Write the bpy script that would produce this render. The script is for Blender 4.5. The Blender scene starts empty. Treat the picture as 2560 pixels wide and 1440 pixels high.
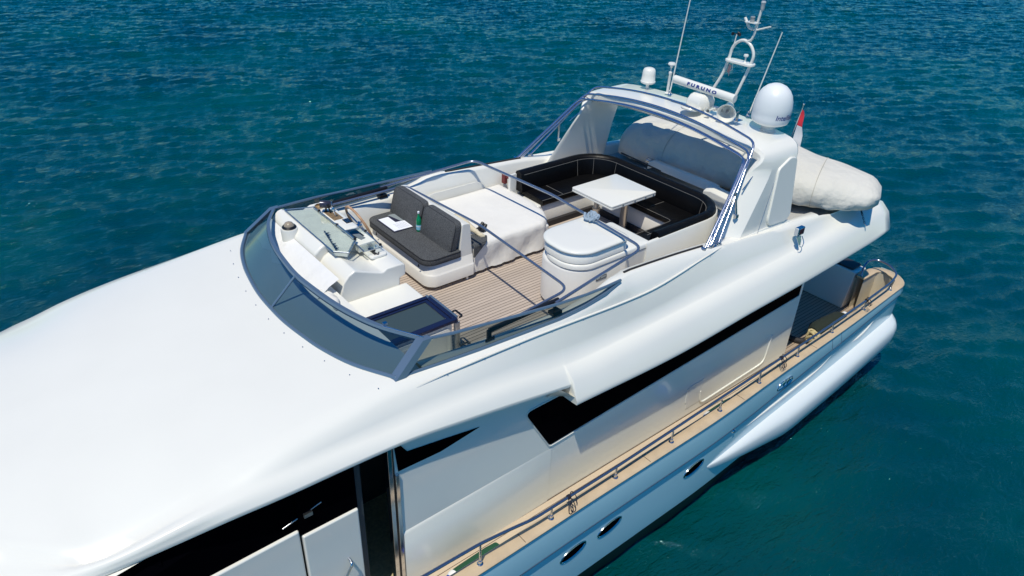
import bpy, bmesh, math, random
import numpy as np
from mathutils import Vector, Matrix
random.seed(7); rng=np.random.default_rng(11)
S=bpy.context.scene; COL=S.collection
# ------------------------------------------------------------ camera
CR=((0.7811904738651116,-0.6233587444705121,0.034136772468248235),
    (0.3006086102876319,0.4235191524444043,0.8545560197750127),
    (0.54715254450961,0.6573092143009408,-0.5182361332749185))   # right, up, forward
CP=Vector((0,-6.7,5.0))
cd=bpy.data.cameras.new('camera'); cam=bpy.data.objects.new('camera',cd); COL.objects.link(cam)
R=Matrix((CR[0],CR[1],tuple(-v for v in CR[2]))).transposed()
cam.matrix_world=Matrix.Translation(CP)@R.to_4x4()
cd.sensor_width=36; cd.lens=1800/2560*36; cd.clip_end=3000; cd.clip_start=.1
S.camera=cam
# ------------------------------------------------------------ light
sunv=Vector((-.36,-.21,1)).normalized()
w=bpy.data.worlds.new('World'); S.world=w; w.use_nodes=True
nt=w.node_tree; bg=nt.nodes['Background']; sky=nt.nodes.new('ShaderNodeTexSky'); sky.sky_type='NISHITA'
sky.sun_disc=False; sky.sun_elevation=math.asin(sunv.z); sky.sun_rotation=math.atan2(sunv.x,sunv.y)
sky.ozone_density=7.0; sky.air_density=1.1; sky.dust_density=.0
hs=nt.nodes.new('ShaderNodeHueSaturation'); hs.inputs['Saturation'].default_value=1.55; nt.links.new(sky.outputs[0],hs.inputs['Color']); tn=nt.nodes.new('ShaderNodeVectorMath'); tn.operation='MULTIPLY'; tn.inputs[1].default_value=(.66,.98,1.06); nt.links.new(hs.outputs[0],tn.inputs[0]); nt.links.new(tn.outputs[0],bg.inputs[0]); bg.inputs[1].default_value=.095
sl=bpy.data.lights.new('sun','SUN'); sl.energy=3.75; sl.angle=math.radians(.5); sl.color=(1,.94,.80)
so=bpy.data.objects.new('sun',sl); COL.objects.link(so); so.rotation_euler=sunv.to_track_quat('Z','Y').to_euler()
S.view_settings.view_transform='Standard'; S.view_settings.look='None'; S.view_settings.exposure=0.0; S.view_settings.gamma=1
# ------------------------------------------------------------ materials
def N(nt,t,**k):
    n=nt.nodes.new(t)
    for a,b in k.items(): setattr(n,a,b)
    return n
def mat(name,col,rough=.4,metal=0,coat=0,bump=None,var=None,spec=.5,alpha=None):
    m=bpy.data.materials.new(name); m.use_nodes=True; nt=m.node_tree; b=nt.nodes['Principled BSDF']
    b.inputs['Base Color'].default_value=(*col,1); b.inputs['Roughness'].default_value=rough
    b.inputs['Metallic'].default_value=metal; b.inputs['Coat Weight'].default_value=coat
    b.inputs['Specular IOR Level'].default_value=spec
    tc=N(nt,'ShaderNodeTexCoord')
    if var:   # (scale, amount)
        n=N(nt,'ShaderNodeTexNoise'); n.inputs['Scale'].default_value=var[0]; n.inputs['Detail'].default_value=5
        nt.links.new(tc.outputs['Object'],n.inputs['Vector'])
        r=N(nt,'ShaderNodeMapRange'); r.inputs[1].default_value=.3; r.inputs[2].default_value=.7
        r.inputs[3].default_value=1-var[1]; r.inputs[4].default_value=1+var[1]; nt.links.new(n.outputs['Fac'],r.inputs[0])
        mx=N(nt,'ShaderNodeVectorMath',operation='SCALE'); mx.inputs[0].default_value=col; nt.links.new(r.outputs[0],mx.inputs['Scale'])
        nt.links.new(mx.outputs[0],b.inputs['Base Color'])
    if bump:  # list of (scale, strength, distance, stretch)
        prev=None
        for sc,st,di,stx in bump:
            mp=N(nt,'ShaderNodeMapping'); mp.inputs['Scale'].default_value=stx; nt.links.new(tc.outputs['Object'],mp.inputs[0])
            n=N(nt,'ShaderNodeTexNoise'); n.inputs['Scale'].default_value=sc; n.inputs['Detail'].default_value=4
            nt.links.new(mp.outputs[0],n.inputs['Vector'])
            bp=N(nt,'ShaderNodeBump'); bp.inputs['Strength'].default_value=st; bp.inputs['Distance'].default_value=di
            nt.links.new(n.outputs['Fac'],bp.inputs['Height'])
            if prev: nt.links.new(prev.outputs[0],bp.inputs['Normal'])
            prev=bp
        nt.links.new(prev.outputs[0],b.inputs['Normal'])
    return m
def teak(name,col,pitch,seam,gap=.12,var=.16,axis='Y'):
    m=mat(name,col,.65); nt=m.node_tree; b=nt.nodes['Principled BSDF']; tc=nt.nodes['Texture Coordinate']
    sp=N(nt,'ShaderNodeSeparateXYZ'); nt.links.new(tc.outputs['Object'],sp.inputs[0])
    d=N(nt,'ShaderNodeMath',operation='DIVIDE'); d.inputs[1].default_value=pitch; nt.links.new(sp.outputs[axis],d.inputs[0])
    fr=N(nt,'ShaderNodeMath',operation='FRACT'); fl=N(nt,'ShaderNodeMath',operation='FLOOR')
    nt.links.new(d.outputs[0],fr.inputs[0]); nt.links.new(d.outputs[0],fl.inputs[0])
    wn=N(nt,'ShaderNodeTexWhiteNoise',noise_dimensions='1D'); nt.links.new(fl.outputs[0],wn.inputs['W'])
    mp=N(nt,'ShaderNodeMapping'); mp.inputs['Scale'].default_value=(1.2,26,26) if axis=='Y' else (26,1.2,26); nt.links.new(tc.outputs['Object'],mp.inputs[0])
    n=N(nt,'ShaderNodeTexNoise'); n.inputs['Scale'].default_value=1.6; n.inputs['Detail'].default_value=6; nt.links.new(mp.outputs[0],n.inputs['Vector'])
    n2=N(nt,'ShaderNodeTexNoise'); n2.inputs['Scale'].default_value=1.3; nt.links.new(tc.outputs['Object'],n2.inputs['Vector'])
    a=N(nt,'ShaderNodeMath',operation='MULTIPLY_ADD'); a.inputs[1].default_value=var; a.inputs[2].default_value=1-var; nt.links.new(wn.outputs['Value'],a.inputs[0])
    a2=N(nt,'ShaderNodeMath',operation='MULTIPLY_ADD'); a2.inputs[1].default_value=var*1.6; nt.links.new(n.outputs['Fac'],a2.inputs[0]); nt.links.new(a.outputs[0],a2.inputs[2])
    a3=N(nt,'ShaderNodeMath',operation='MULTIPLY_ADD'); a3.inputs[1].default_value=var*1.3; nt.links.new(n2.outputs['Fac'],a3.inputs[0]); nt.links.new(a2.outputs[0],a3.inputs[2])
    sc=N(nt,'ShaderNodeVectorMath',operation='SCALE'); sc.inputs[0].default_value=[c*.84 for c in col]; nt.links.new(a3.outputs[0],sc.inputs['Scale'])
    lt=N(nt,'ShaderNodeMath',operation='LESS_THAN'); lt.inputs[1].default_value=gap; nt.links.new(fr.outputs[0],lt.inputs[0])
    mx=N(nt,'ShaderNodeMix',data_type='RGBA'); nt.links.new(lt.outputs[0],mx.inputs[0]); nt.links.new(sc.outputs[0],mx.inputs[6]); mx.inputs[7].default_value=(*seam,1)
    nt.links.new(mx.outputs[2],b.inputs['Base Color'])
    return m
def glass(name,tint,opac):
    m=bpy.data.materials.new(name); m.use_nodes=True; nt=m.node_tree; nt.nodes.clear()
    o=N(nt,'ShaderNodeOutputMaterial'); t=N(nt,'ShaderNodeBsdfTransparent'); t.inputs[0].default_value=(*tint,1)
    g=N(nt,'ShaderNodeBsdfGlossy'); g.inputs['Roughness'].default_value=.03; g.inputs[0].default_value=(1,1,1,1)
    d=N(nt,'ShaderNodeBsdfDiffuse'); d.inputs[0].default_value=(.02,.03,.04,1)
    lw=N(nt,'ShaderNodeLayerWeight'); lw.inputs[0].default_value=.5; pw=N(nt,'ShaderNodeMath',operation='POWER'); pw.inputs[1].default_value=4.; nt.links.new(lw.outputs['Facing'],pw.inputs[0]); f=N(nt,'ShaderNodeMath',operation='MULTIPLY_ADD'); f.inputs[1].default_value=.85; f.inputs[2].default_value=.07; nt.links.new(pw.outputs[0],f.inputs[0])
    m1=N(nt,'ShaderNodeMixShader'); m1.inputs[0].default_value=opac; nt.links.new(t.outputs[0],m1.inputs[1]); nt.links.new(d.outputs[0],m1.inputs[2])
    m2=N(nt,'ShaderNodeMixShader'); nt.links.new(f.outputs[0],m2.inputs[0]); nt.links.new(m1.outputs[0],m2.inputs[1]); nt.links.new(g.outputs[0],m2.inputs[2])
    nt.links.new(m2.outputs[0],o.inputs[0]); return m
WHITE=mat('gelcoat',(.81,.80,.735),.22,coat=.3,var=(1.5,.012))
IVORY=mat('ivory_gelcoat',(.76,.74,.69),.3,coat=.2,var=(3,.02))
BLACKGLASS=mat('black_glass',(.001,.001,.002),.15,spec=.02); BLACKGLASS.node_tree.nodes['Principled BSDF'].inputs['IOR'].default_value=1.12
HATCHGLASS=mat('smoked_hatch_glass',(.05,.075,.08),.12,spec=.5)
BLACK=mat('black_plastic',(.008,.008,.01),.4)
RUBBER=mat('dark_rubber',(.02,.018,.02),.7)
BOOT=mat('black_bottom_paint',(.004,.005,.006),.5)
CHROME=mat('polished_steel',(.62,.64,.68),.13,metal=1)
STEEL=mat('satin_steel',(.5,.52,.55),.3,metal=1)
FRAME=mat('anodised_blue_grey_frame',(.16,.24,.33),.3,metal=.5)
CHAR=mat('charcoal_fabric',(.070,.074,.078),.95,bump=[(220,.6,.003,(1,1,1))],var=(90,.6))
PIPE=mat('dark_piping',(.012,.012,.015),.6)
LEATH=mat('black_leather',(.003,.003,.0035),.42,spec=.22,bump=[(9,.35,.02,(1,1,1))])
STITCH=mat('pale_piping',(.20,.195,.18),.7)
CANVAS=mat('cream_canvas',(.77,.75,.70),.9,bump=[(3.2,.5,.05,(1,1,1)),(160,.25,.001,(1,1,1))],var=(2.2,.03))
COVER=mat('beige_boat_cover',(.64,.62,.56),.92,bump=[(2.6,.8,.10,(1,1,1)),(7,.35,.03,(1,1,.5)),(200,.2,.001,(1,1,1))],var=(1.6,.06))
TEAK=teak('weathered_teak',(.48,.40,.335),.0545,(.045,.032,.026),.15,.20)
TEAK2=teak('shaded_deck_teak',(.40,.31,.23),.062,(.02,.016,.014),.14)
CAPT=mat('cap_rail_teak',(.56,.43,.28),.5,bump=[(30,.2,.003,(.05,1,1))],var=(5,.10))
BEIGE=mat('beige_lining',(.62,.55,.42),.7,var=(4,.05))
GREYD=mat('grey_nonslip_deck',(.42,.42,.41),.85,var=(60,.05))
WOOD=mat('varnished_wheel_rim',(.50,.30,.17),.35,var=(20,.2))
RED=mat('red_cloth',(.62,.03,.05),.8); WCLOTH=mat('white_cloth',(.8,.8,.8),.8); PINKC=mat('faded_pink_cloth',(.62,.38,.34),.85)
BLUE=mat('blue_fender_end',(.01,.06,.45),.45); GREEN=mat('green_fender_cover',(.01,.075,.035),.9,bump=[(150,.3,.002,(1,1,1))])
DGREEN=mat('dark_olive_cover',(.014,.022,.016),.9,bump=[(12,.5,.02,(1,1,1))])
ROPE=mat('navy_rope',(.01,.012,.03),.9); YROPE=mat('straw_rope',(.55,.46,.25),.9,bump=[(120,.8,.004,(1,1,1))])
BOTG=mat('green_bottle_glass',(.0,.22,.09),.08,spec=.8); LABEL=mat('pale_blue_label',(.25,.60,.75),.5)
PAPER=mat('paper',(.85,.87,.92),.8); NAVYTXT=mat('navy_lettering',(.01,.03,.22),.4); AMBER=mat('amber_lens',(.35,.28,.20),.12,coat=.5)
TRAYG=glass('clear_tray_cover',(.95,.97,.95),.01); WIND=glass('tinted_windscreen',(.32,.41,.45),.05); SIDEG=glass('tinted_side_glass',(.50,.56,.55),.18)
TRAYIN=mat('pale_green_grey_tray',(.80,.80,.70),.6,var=(8,.08))
BRASS=mat('aged_brass_plate',(.30,.20,.10),.5,metal=.3,var=(40,.5))
# water -------------------------------------------------------
def water_mat():
    m=mat('sea_water',(.0,.045,.07),.07); nt=m.node_tree; b=nt.nodes['Principled BSDF']; tc=nt.nodes['Texture Coordinate']
    b.inputs['IOR'].default_value=1.42; b.inputs['Specular Tint'].default_value=(.50,.98,1,1); b.inputs['Specular IOR Level'].default_value=1.0
    n=N(nt,'ShaderNodeTexNoise'); n.inputs['Scale'].default_value=.16; n.inputs['Detail'].default_value=4; nt.links.new(tc.outputs['Object'],n.inputs['Vector'])
    cr=N(nt,'ShaderNodeValToRGB'); cr.color_ramp.elements[0].position=.35; cr.color_ramp.elements[1].position=.68
    cr.color_ramp.elements[0].color=(.0,.034,.044,1); cr.color_ramp.elements[1].color=(.0,.062,.058,1)
    nt.links.new(n.outputs['Fac'],cr.inputs[0]); nt.links.new(cr.outputs[0],b.inputs['Base Color'])
    prev=None
    for sc,st,di in ((4.0,.9,.05),(10,.9,.03),(24,.8,.012),(60,.5,.005)):
        mp=N(nt,'ShaderNodeMapping'); mp.inputs['Rotation'].default_value=(0,0,math.radians(38)); mp.inputs['Scale'].default_value=(.6,1.5,1)
        nt.links.new(tc.outputs['Object'],mp.inputs[0])
        q=N(nt,'ShaderNodeTexNoise'); q.inputs['Scale'].default_value=sc; q.inputs['Detail'].default_value=5; q.inputs['Distortion'].default_value=.6
        nt.links.new(mp.outputs[0],q.inputs['Vector'])
        bp=N(nt,'ShaderNodeBump'); bp.inputs['Strength'].default_value=st; bp.inputs['Distance'].default_value=di; nt.links.new(q.outputs['Fac'],bp.inputs['Height'])
        if prev: nt.links.new(prev.outputs[0],bp.inputs['Normal'])
        prev=bp
    nt.links.new(prev.outputs[0],b.inputs['Normal']); return m
SEA=water_mat()
# ------------------------------------------------------------ mesh helpers
class MB:
    def __init__(s): s.v=[]; s.f=[]
    def add(s,V,F):
        o=len(s.v); s.v+= [tuple(map(float,p)) for p in V]; s.f+=[[i+o for i in f] for f in F]; return s
    def box(s,x0,x1,y0,y1,z0,z1):
        V=[(x,y,z) for z in (z0,z1) for y in (y0,y1) for x in (x0,x1)]
        return s.add(V,[(0,2,3,1),(4,5,7,6),(0,1,5,4),(2,6,7,3),(0,4,6,2),(1,3,7,5)])
    def prism(s,poly,ext):   # poly: 3D points (planar), ext: vector
        e=Vector(ext); n=len(poly); P=[Vector(p) for p in poly]
        V=P+[p+e for p in P]
        return s.add(V,[list(range(n))[::-1],list(range(n,2*n))]+[(i,(i+1)%n,n+(i+1)%n,n+i) for i in range(n)])
    def loft(s,secs,closed=True,cap=True):
        n=len(secs[0]); V=[p for c in secs for p in c]; F=[]
        for i in range(len(secs)-1):
            for j in range(n if closed else n-1):
                k=(j+1)%n; F.append((i*n+j,i*n+k,(i+1)*n+k,(i+1)*n+j))
        if cap and closed: F+= [list(range(n))[::-1],[ (len(secs)-1)*n+j for j in range(n)]]
        return s.add(V,F)
    def tube(s,path,r,n=10,closed=False,smooth=0,cap=True):
        P=[Vector(p) for p in path]
        if smooth: P=cat(P,smooth,closed)
        R=r if isinstance(r,(list,tuple)) else None
        L=len(P); secs=[]; up=None
        for i,p in enumerate(P):
            a=P[(i-1)%L] if (i>0 or closed) else P[i]; b=P[(i+1)%L] if (i<L-1 or closed) else P[i]
            t=(b-a).normalized()
            if up is None:
                up=t.orthogonal().normalized()
            up=(up-t*up.dot(t))
            if up.length<1e-6: up=t.orthogonal()
            up.normalize(); q=t.cross(up)
            rr=np.interp(i/(L-1),np.linspace(0,1,len(R)),R) if R else r
            secs.append([p+up*rr*math.cos(2*math.pi*j/n)+q*rr*math.sin(2*math.pi*j/n) for j in range(n)])
        if closed:
            secs.append(secs[0]); return s.loft(secs,True,False)
        return s.loft(secs,True,cap)
    def lathe(s,prof,c,axis=(0,0,1),n=32,cap=True):
        A=Vector(axis).normalized(); u=A.orthogonal().normalized(); w=A.cross(u); c=Vector(c)
        secs=[[c+A*z+(u*math.cos(2*math.pi*j/n)+w*math.sin(2*math.pi*j/n))*max(r,1e-4) for j in range(n)] for r,z in prof]
        return s.loft(secs,True,cap)
    def rbox(s,x0,x1,y0,y1,z0,z1,r,n=5,top=None):  # rounded-plan box; top = edge rounding
        def ring(d,z):
            out=[]
            for cx,cy,a0 in ((x1-r,y1-r,0),(x0+r,y1-r,90),(x0+r,y0+r,180),(x1-r,y0+r,270)):
                for k in range(n+1):
                    a=math.radians(a0+90*k/n); out.append((cx+(r-d)*math.cos(a),cy+(r-d)*math.sin(a),z))
            return out
        t=top or .0
        if t: secs=[ring(t*.6,z0),ring(0,z0+t*.6)]+[ring(t*(1-math.cos(math.radians(a))),z1-t+t*math.sin(math.radians(a))) for a in (0,30,60,90)]
        else: secs=[ring(0,z0),ring(0,z1)]
        return s.loft(secs)
def cat(P,k,closed=False):
    out=[]; L=len(P)
    rng_=range(L if closed else L-1)
    for i in rng_:
        p0=P[(i-1)%L] if (closed or i>0) else P[i]*2-P[i+1]; p1=P[i]; p2=P[(i+1)%L]; p3=P[(i+2)%L] if (closed or i<L-2) else p2*2-p1
        for j in range(k):
            t=j/k; out.append(.5*((2*p1)+(p2-p0)*t+(2*p0-5*p1+4*p2-p3)*t*t+(3*p1-p0-3*p2+p3)*t**3))
    if not closed: out.append(P[-1])
    return out
def bend(path,rad=.06,k=5):   # round the corners of a polyline
    P=[Vector(p) for p in path]; out=[P[0]]
    for i in range(1,len(P)-1):
        a=(P[i-1]-P[i]); b=(P[i+1]-P[i]); d=min(rad,a.length*.45,b.length*.45); A=P[i]+a.normalized()*d; B=P[i]+b.normalized()*d
        for j in range(k+1):
            t=j/k; out.append(A*(1-t)**2+P[i]*2*t*(1-t)+B*t*t)
    return out+[P[-1]]
def rootloc(p):
    l=Vector((0,0,0))
    while p is not None: l=l+p.location; p=p.parent
    return l
def obj(name,mb,m,parent=None,bevel=0,smooth=True,ang=40,seg=3,label=None,sub=0):
    me=bpy.data.meshes.new(name); off=rootloc(parent)
    me.from_pydata([tuple(Vector(v)-off) for v in mb.v],[],mb.f)
    bm=bmesh.new(); bm.from_mesh(me); bmesh.ops.remove_doubles(bm,verts=bm.verts,dist=.0004)
    bmesh.ops.recalc_face_normals(bm,faces=bm.faces); bm.to_mesh(me); bm.free()
    if smooth:
        for p in me.polygons: p.use_smooth=True
        me.set_sharp_from_angle(angle=math.radians(ang))
    me.materials.append(m); o=bpy.data.objects.new(name,me); COL.objects.link(o)
    if parent: o.parent=parent
    if bevel:
        b=o.modifiers.new('bevel','BEVEL'); b.width=bevel; b.segments=seg; b.limit_method='ANGLE'; b.angle_limit=math.radians(35); b.harden_normals=True
    if sub:
        b=o.modifiers.new('sub','SUBSURF'); b.levels=sub; b.render_levels=sub
    if label: o['label']=label
    return o
def tag(o,label,cat_,group=None):
    o['label']=label; o['category']=cat_
    if group: o['group']=group
    return o
def thing(name,label,cat_,loc=(0,0,0),group=None):
    o=bpy.data.objects.new(name,None); o.empty_display_size=.2; o.location=loc; COL.objects.link(o); return tag(o,label,cat_,group)
def pch(pts):   # smooth monotone interpolation x -> tuple
    A=np.array(pts,float); X=A[:,0]; Y=A[:,1:]
    h=np.diff(X); d=np.diff(Y,axis=0)/h[:,None]; M=np.zeros_like(Y); M[0]=d[0]; M[-1]=d[-1]
    for i in range(1,len(X)-1):
        for c in range(Y.shape[1]):
            M[i,c]=0 if d[i-1,c]*d[i,c]<=0 else 2*d[i-1,c]*d[i,c]/(d[i-1,c]+d[i,c])
    def f(x):
        x=min(max(x,X[0]),X[-1]); i=min(np.searchsorted(X,x,side='right')-1,len(X)-2); i=max(i,0); t=(x-X[i])/h[i]
        return (Y[i]*(2*t**3-3*t*t+1)+h[i]*M[i]*(t**3-2*t*t+t)+Y[i+1]*(-2*t**3+3*t*t)+h[i]*M[i+1]*(t**3-t*t))
    return f
def lettering(name,txt,size,m,parent,place,ext=.002,shear=0,bold=0,stretch=1):
    cu=bpy.data.curves.new(name,'FONT'); cu.body=txt; cu.size=size; cu.align_x='CENTER'; cu.align_y='CENTER'; cu.shear=shear; cu.offset=bold; cu.resolution_u=3
    t=bpy.data.objects.new('tmp',cu); COL.objects.link(t); bpy.context.view_layer.update()
    me=t.to_mesh(); V=[v.co.copy() for v in me.vertices]; F=[list(p.vertices) for p in me.polygons]; t.to_mesh_clear(); bpy.data.objects.remove(t)
    bm=bmesh.new(); vs=[bm.verts.new(v) for v in V]; 
    for f in F:
        try: bm.faces.new([vs[i] for i in f])
        except ValueError: pass
    W_=max(abs(v.x) for v in V); 
    for ax,lim,st in ((0,W_,.02),(1,size,.012)):
        for t_ in np.arange(-lim,lim,st):
            bmesh.ops.bisect_plane(bm,geom=bm.verts[:]+bm.edges[:]+bm.faces[:],plane_co=(t_ if ax==0 else 0,t_ if ax==1 else 0,0),plane_no=(1-ax,ax,0))
    bm.verts.index_update(); V=[v.co.copy() for v in bm.verts]; F=[[v.index for v in f.verts] for f in bm.faces]; bm.free()
    mb=MB(); mb.add([place(v.x*stretch,v.y) for v in V],F); return obj(name,mb,m,parent,smooth=False)
# ============================================================ SEA
def build_sea():
    n=720; Ls=96.0; k=np.fft.fftfreq(n,Ls/n)*2*np.pi; KX,KY=np.meshgrid(k,k,indexing='ij'); K=np.hypot(KX,KY); K[0,0]=1
    wd=np.array([.45,.89]); c=(KX*wd[0]+KY*wd[1])/K
    def band(lam,width,amp,p):
        k0=2*np.pi/lam; A=np.exp(-((np.log(K/k0))**2)/(2*width**2))*(.08+np.abs(c)**p)/K**1.0
        H=np.real(np.fft.ifft2(A*np.exp(1j*rng.uniform(0,2*np.pi,K.shape)))); return H/H.std()*amp
    H=band(8.0,.45,.028,5)+band(1.8,.4,.010,5)+band(.8,.4,.015,4)+band(.48,.3,.012,3)
    H=H+.35*np.maximum(H,0)**1.3
    x0,y0=-16.,-16.; xs=x0+np.arange(n+1)*Ls/n; V=[];F=[]
    Hp=np.pad(H,((0,1),(0,1)),mode='wrap'); nn=n+1
    ed=np.ones(nn)
    X,Y=np.meshgrid(xs,y0+np.arange(nn)*Ls/n,indexing='ij')
    rd=np.minimum.reduce([X-xs[0],xs[-1]-X,Y-y0,y0+Ls-Y]); fade=np.clip(rd/2.5,0,1)
    Z=-2.98+Hp*fade
    V=np.stack([X,Y,Z],-1).reshape(-1,3)
    i=np.arange(n)[:,None]*nn+np.arange(n)[None,:]; F=np.stack([i,i+nn,i+nn+1,i+1],-1).reshape(-1,4)
    me=bpy.data.meshes.new('water'); me.from_pydata(V.tolist(),[],F.tolist())
    # far rim out to the horizon, same sheet
    base=len(me.vertices)
    bm=bmesh.new(); bm.from_mesh(me)
    B=1500; x1=xs[-1]; y1=y0+Ls
    def q(a): 
        vs=[bm.verts.new((p[0],p[1],-2.98)) for p in a]; bm.faces.new(vs)
    q([(-B,-B),(B,-B),(B,y0),(-B,y0)]); q([(-B,y1),(B,y1),(B,B),(-B,B)]); q([(-B,y0),(x0,y0),(x0,y1),(-B,y1)]); q([(x1,y0),(B,y0),(B,y1),(x1,y1)])
    bm.to_mesh(me); bm.free()
    for p in me.polygons: p.use_smooth=True
    me.materials.append(SEA); o=bpy.data.objects.new('water',me); COL.objects.link(o); o['kind']='structure'; o['label']='rippled deep teal sea water'
build_sea()
# ============================================================ YACHT
Y=thing('yacht','large white motor yacht with pale blue hull and an open flybridge','yacht',(5,0,-2.9))
fE=pch([(-.67,1.88,.13),(-.35,2.02,.185),(-.12,2.10,.22),(.39,2.20,.29),(.96,2.27,.335),(1.53,2.30,.335),(2.33,2.31,.315),(3.14,2.32,.215),(4.5,2.34,.0)])
fE2=pch([(4.58,2.45,-.20),(6.3,2.45,-.265),(8.0,2.45,-.205),(9.0,2.44,-.19),(10.15,2.42,-.16),(11.1,2.40,-.13),(11.45,2.385,-.09)])
fB=pch([(-.67,1.80,.19),(-.3,1.99,.245),(.06,2.11,.31),(.65,2.19,.415),(1.6,2.20,.43),(2.0,2.20,.42),(2.4,2.20,.395),(2.95,2.20,.365),(3.7,2.20,.29),(4.94,2.20,.135),(6.5,2.20,.16),(9.1,2.20,.235),(10.8,2.18,.29),(11.45,2.1,.29)])
fG=pch([(-.67,1.5,.31),(-.15,1.95,.27),(.7,2.05,.46),(1.65,2.08,.595),(2.05,2.07,.62),(2.55,2.04,.635),(3.3,2.03,.625),(4.05,2.02,.60),(5.9,2.07,.56),(7.5,2.0,.66),(9.5,2.05,.47),(10.2,2.03,.42),(11.45,1.98,.33)])
fGs=pch([(-.67,1.5,.31),(-.2,1.93,.24),(0,2.0,.26),(.43,2.0,.36),(1.1,2.0,.455),(1.8,2.0,.51),(2.4,1.98,.57),(2.9,1.99,.60),(4.05,2.02,.60),(5.9,2.07,.56),(7.5,2.0,.66),(9.5,2.05,.47),(10.2,2.03,.42),(11.45,1.98,.33)])
fW=pch([(-.67,1.35,.33),(-.15,1.75,.33),(.7,1.82,.50),(1.7,1.86,.63),(2.3,1.87,.665),(2.64,1.87,.67),(3.58,1.93,.64),(4.6,1.98,.635),(5.19,2.0,.705),(5.53,1.985,.80),(5.8,1.93,.79),(6.54,1.93,.745),(7.25,1.94,.69),(7.7,1.93,.63),(9.4,2.0,.52),(9.85,2.0,.48),(10.3,1.99,.40),(11.45,1.93,.35)])
fWs=pch([(-.67,1.35,.33),(-.15,1.7,.31),(.7,1.78,.46),(1.7,1.84,.58),(2.3,1.86,.645),(2.64,1.87,.67),(2.9,1.89,.66)])
fC=pch([(-1.1,0,.40),(-.6,0,.43),(.7,0,.56),(1.7,0,.64),(2.3,0,.67),(2.9,0,.67)])
def Wf(x,s): return fWs(x) if (s>0 and x<2.9) else fW(x)
def outer(x,s=-1):
    aft=x>4.54; e=fE2(x) if aft else fE(x)
    Wp,G,B=Wf(x,s),(fG(x) if s<0 else fGs(x)),fB(x)
    if s>0 and x<3.2:
        k=min(1,max(0,(3.2-x)/1.0)); k=k*k*(3-2*k); B=B*(1-k)+np.array([min(B[0],G[0]+.05),min(B[1],G[1]-.075)])*k; e=e*(1-k)+np.array([min(e[0],G[0]+.07),min(e[1],G[1]-.17)])*k
    if aft: m=np.array([B[0]+.16,B[1]-.125]); m2=np.array([e[0]-.018,e[1]+.03])
    else: m=np.array([B[0]*.5+e[0]*.5+.006,B[1]*.5+e[1]*.5+.004]); m2=np.array([e[0]-.005,e[1]+.012])
    g2=(G*.45+B*.55)-np.array([.010,.004]); lw_=.022 if not aft else .018
    return [(Wp[0],Wp[1]),(Wp[0]*.35+G[0]*.65,Wp[1]*.35+G[1]*.65+.006),(G[0]+.005,G[1]-.03),(g2[0],g2[1]),(B[0]-lw_,B[1]+.012),(B[0]+.012,B[1]+.002),(m[0],m[1]),(m2[0],m2[1]),(e[0],e[1]),(e[0]-.006,e[1]-.035),(min(e[0]-.10,2.26),e[1]-.05),(2.15,e[1]-.05)]
TT=(0,.2,.4,.6,.75,.87,.95,1)
xs=list(np.linspace(-.67,4.5,60))+[4.52,4.535,4.545,4.56,4.6]+list(np.linspace(4.7,11.45,60))
sup=MB()
def row(x,s,cols):
    W_=Wf(x,s); C_=fC(x)[1]; r=[(x,s*W_[0]*t,C_+(W_[1]-C_)*t**3) for t in TT] if x<=2.9 else []
    return r
for s in (-1,1):
    fwd=[]
    for a in (88,75,62,48,35,22,10):
        a=math.radians(a); x=-.67-.45*math.sin(a); c=math.cos(a)**.55
        base=[(-.67,s*Wf(-.67,s)[0]*t,fC(-.67)[1]+(Wf(-.67,s)[1]-fC(-.67)[1])*t**3) for t in TT]+[(-.67,s*y,z) for y,z in outer(-.67,s)[1:]]
        fwd.append([(x,p[1]*c,p[2]-.03*(1-c)) for p in base])
    for x in [q for q in xs if q<=2.9]+[2.9]:
        fwd.append(row(x,s,0)+[(x,s*y,z) for y,z in outer(x,s)[1:]])
    sup.loft(fwd,False,False)
    secs=[]
    for x in [2.9]+[q for q in xs if q>2.9]:
        sh=max(0,(x-10.9)/.55)
        secs.append([(x+sh*sh*(0,.05,.10,.15,.2,.22,.22,.19,.15,.13,.1,.0)[i],s*y,z) for i,(y,z) in enumerate(outer(x,s))])
    last=secs[-1]
    secs.append([(p[0]+.035,p[1]*.985,p[2]*.9+.0) for p in last]); secs.append([(p[0]+.04,p[1]*.96,min(p[2],.2)*.5) for p in last]); secs.append([(p[0]-.1,p[1]*.93,-.06) for p in last])
    sup.loft(secs,False,False)
    secs=[]
    for x in [q for q in xs if 2.9<=q<=9.9]:
        W_=fW(x); zi=W_[1]; secs.append([(x,s*W_[0],zi),(x,s*(W_[0]-.03),zi+.012),(x,s*(W_[0]-.13),zi+.008),(x,s*(W_[0]-.16),zi-.03),(x,s*1.74,.0),(x,s*1.74,-.05)])
    sup.loft(secs,False,False)
    sup.add([(2.9,s*1.87,.66),(2.9,0,.665),(2.9,0,-.02),(2.9,s*1.87,-.02)],[(0,1,2,3)])
SUP=obj('superstructure',sup,WHITE,Y,ang=62)
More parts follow.
